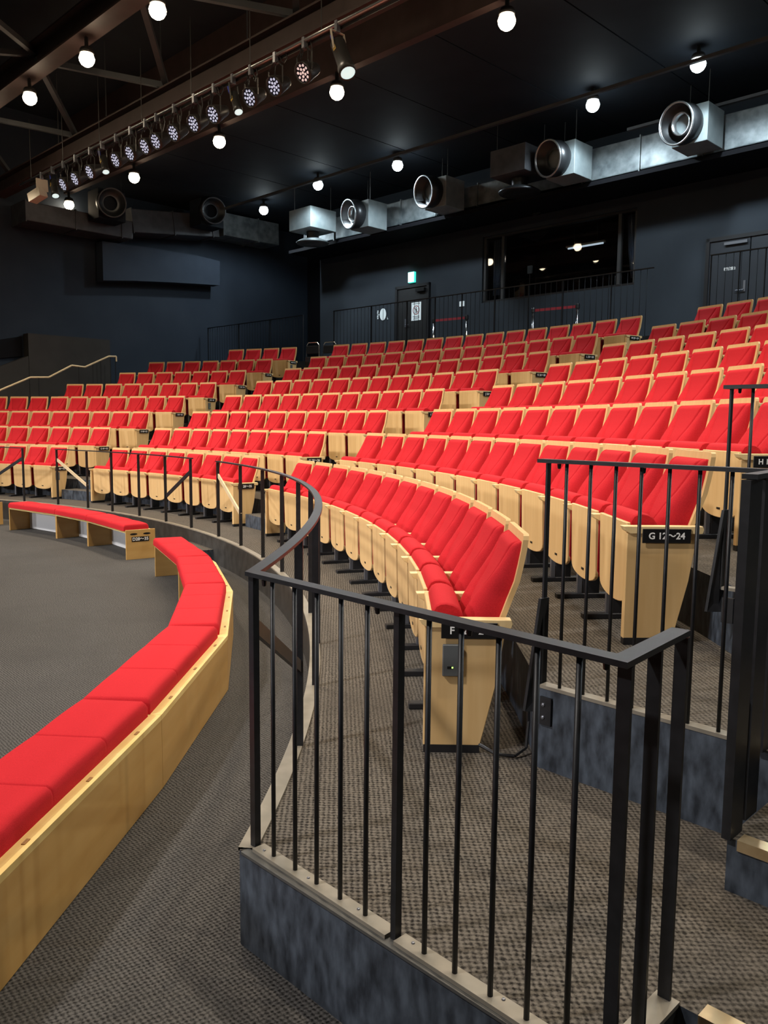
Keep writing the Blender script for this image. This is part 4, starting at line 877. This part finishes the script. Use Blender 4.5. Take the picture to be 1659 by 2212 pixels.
def par(e, label, pink=False):
    t = thing('led_par', label, 'stage light', EN(e, LBN, LBZ), ANG_E, 'LED par lamps on the lighting bar')
    link('body', PARP[0], t); f_ = link('face', PARP[1], t); link('lens_array', PARP[3 if pink else 2], f_); link('yoke', PARP[4], t); link('clamp', PARP[5], t)
    for sd in (-1, 1):
        x = sd * random.uniform(0.06, 0.16); dp = random.uniform(0.12, 0.34)
        link('cable', MB().poly_tube([(x * 0.3, 0.03, 0.0), (x * 0.7, 0.02, -dp * 0.8), (x, 0.03, -dp), (x * 1.3, 0.05, -dp * 0.45), (x * 1.2, 0.03, 0.0)], 0.008, 5).mesh('cable', M['fix']), t)
def spot(e, label, big=1.0, lit=True):
    t = thing('profile_spot', label, 'stage light', EN(e, LBN, LBZ), ANG_E, 'cylindrical spots on the lighting bar')
    a = Vector((0.42, -0.1, -0.72)).normalized(); c = Vector((0.02, 0, -0.26)); r = 0.065 * big; ln = 0.36 * big ** 0.8
    link('body', MB().lathe([(0.0001, -0.02), (r, -0.02), (r, ln * 0.75), (r * 1.12, ln * 0.78), (r * 1.12, ln), (r * 0.95, ln)], 18, c, a).mesh('body', M['fix'], smooth=True), t)
    link('lens', MB().lathe([(0.0001, ln - 0.005), (r * 0.98, ln - 0.01)], 18, c, a).mesh('lens', M['lens_lit']), t)
    link('plug', MB().tube(c - a * 0.15 - Vector((0.02, 0.05, 0)), c - a * 0.03 - Vector((0.02, 0.05, 0)), 0.019, 8).mesh('plug', M['blue']), t)
    link('label_tag', MB().bar(c + a * 0.06 - Vector((0, r + 0.003, 0)), c + a * 0.13 - Vector((0, r + 0.003, 0)), 0.05, 0.004, up=(0, 1, 0)).mesh('label_tag', M['yellow']), t)
    link('yoke', MB().bar((0, -r - 0.012, -0.10), c + a * 0.10 - Vector((0, r + 0.012, 0)), 0.03, 0.006, up=(0, 1, 0)).bar((0, r + 0.012, -0.10), c + a * 0.10 + Vector((0, r + 0.012, 0)), 0.03, 0.006, up=(0, 1, 0)).box((-0.015, -r - 0.015, -0.106), (0.015, r + 0.015, -0.098)).mesh('yoke', M['pale'] if big > 1.2 else M['fix']), t)
    link('clamp', PARP[5], t)
def bar_e(px):   # distance along the bar of a lamp seen at this column, lamp at z LBZ-0.4
    x = (px - 829.5) / 1757.0; n = LBN     # (e + n) / (n - e) ~ x  * depth factor
    q = x * 0.972
    return n * (q - 1) / (q + 1)
PX = [(653, 1), (592, 0), (540, 0), (462, 0), (420, 0), (377, 0), (339, 0), (315, 0), (283, 0), (252, 0), (196, 0), (164, 0), (138, 0)]
for i, (px, pk) in enumerate(PX): par(bar_e(px), 'pinkish LED par lamp next to the big lit spot on the bar' if pk else 'black LED par lamp, %s along the bar after the pinkish one' % ORD[i], bool(pk))
spot(bar_e(722), 'big lit cylindrical spot at the near end of the lighting bar', 1.5); spot(bar_e(502), 'slim spot with blue plug nearer the pinkish par lamp', 0.95)
spot(bar_e(222), 'slim spot with blue plug in the far half of the lighting bar', 0.95); spot(bar_e(114), 'slim spot with blue plug near the far end of the bar', 1.05)
t = thing('profile_lantern', 'pale boxy lantern at the far end of the lighting bar', 'stage light', EN(bar_e(90), LBN, LBZ), ANG_E)
link('clamp', PARP[5], t); link('body', MB().bar((0.05, 0, -0.36), (-0.28, -0.1, -0.46), 0.20, 0.18).mesh('body', M['pale'], bevel=0.01), t); link('yoke', MB().bar((0, 0, -0.1), (0.02, 0, -0.34), 0.24, 0.02).mesh('yoke', M['pale']), t)
# thin drop cables over the stage
for i, (e, n) in enumerate(((-13.6, 7.9), (-15.7, 7.9), (-17.9, 7.9), (-11.0, 7.9))):
    o = link('drop_rod', MB().tube(EN(e, n, LBZ + 0.3), EN(e, n, 9.0), 0.012, 6).mesh('drop_rod', M['beam_grey'])); tag(o, 'thin steel rod above the lighting bar, %s from the left wall' % ORD[(3, 2, 1, 4)[i]], 'rod', 'hanging rods above the lighting bar')
# loose cable behind the first end panel
fl = PO(RB[0] - 0.19, -2.05); b = MB()
pts = [PO(11.90, -2.15, ZF + 0.035), PO(11.97, -2.35, ZF + 0.012), PO(12.04, -2.40, ZF + 0.012), PO(12.09, -2.2, ZF + 0.03), PO(12.105, -1.95, ZF + 0.12), PO(12.105, -1.8, ZF + 0.22)]
fc = link('floor_cable', b.poly_tube(pts, 0.007, 6).mesh('floor_cable', M['plastic'])); tag(fc, 'black cable looping behind the F 12 end panel', 'cable')
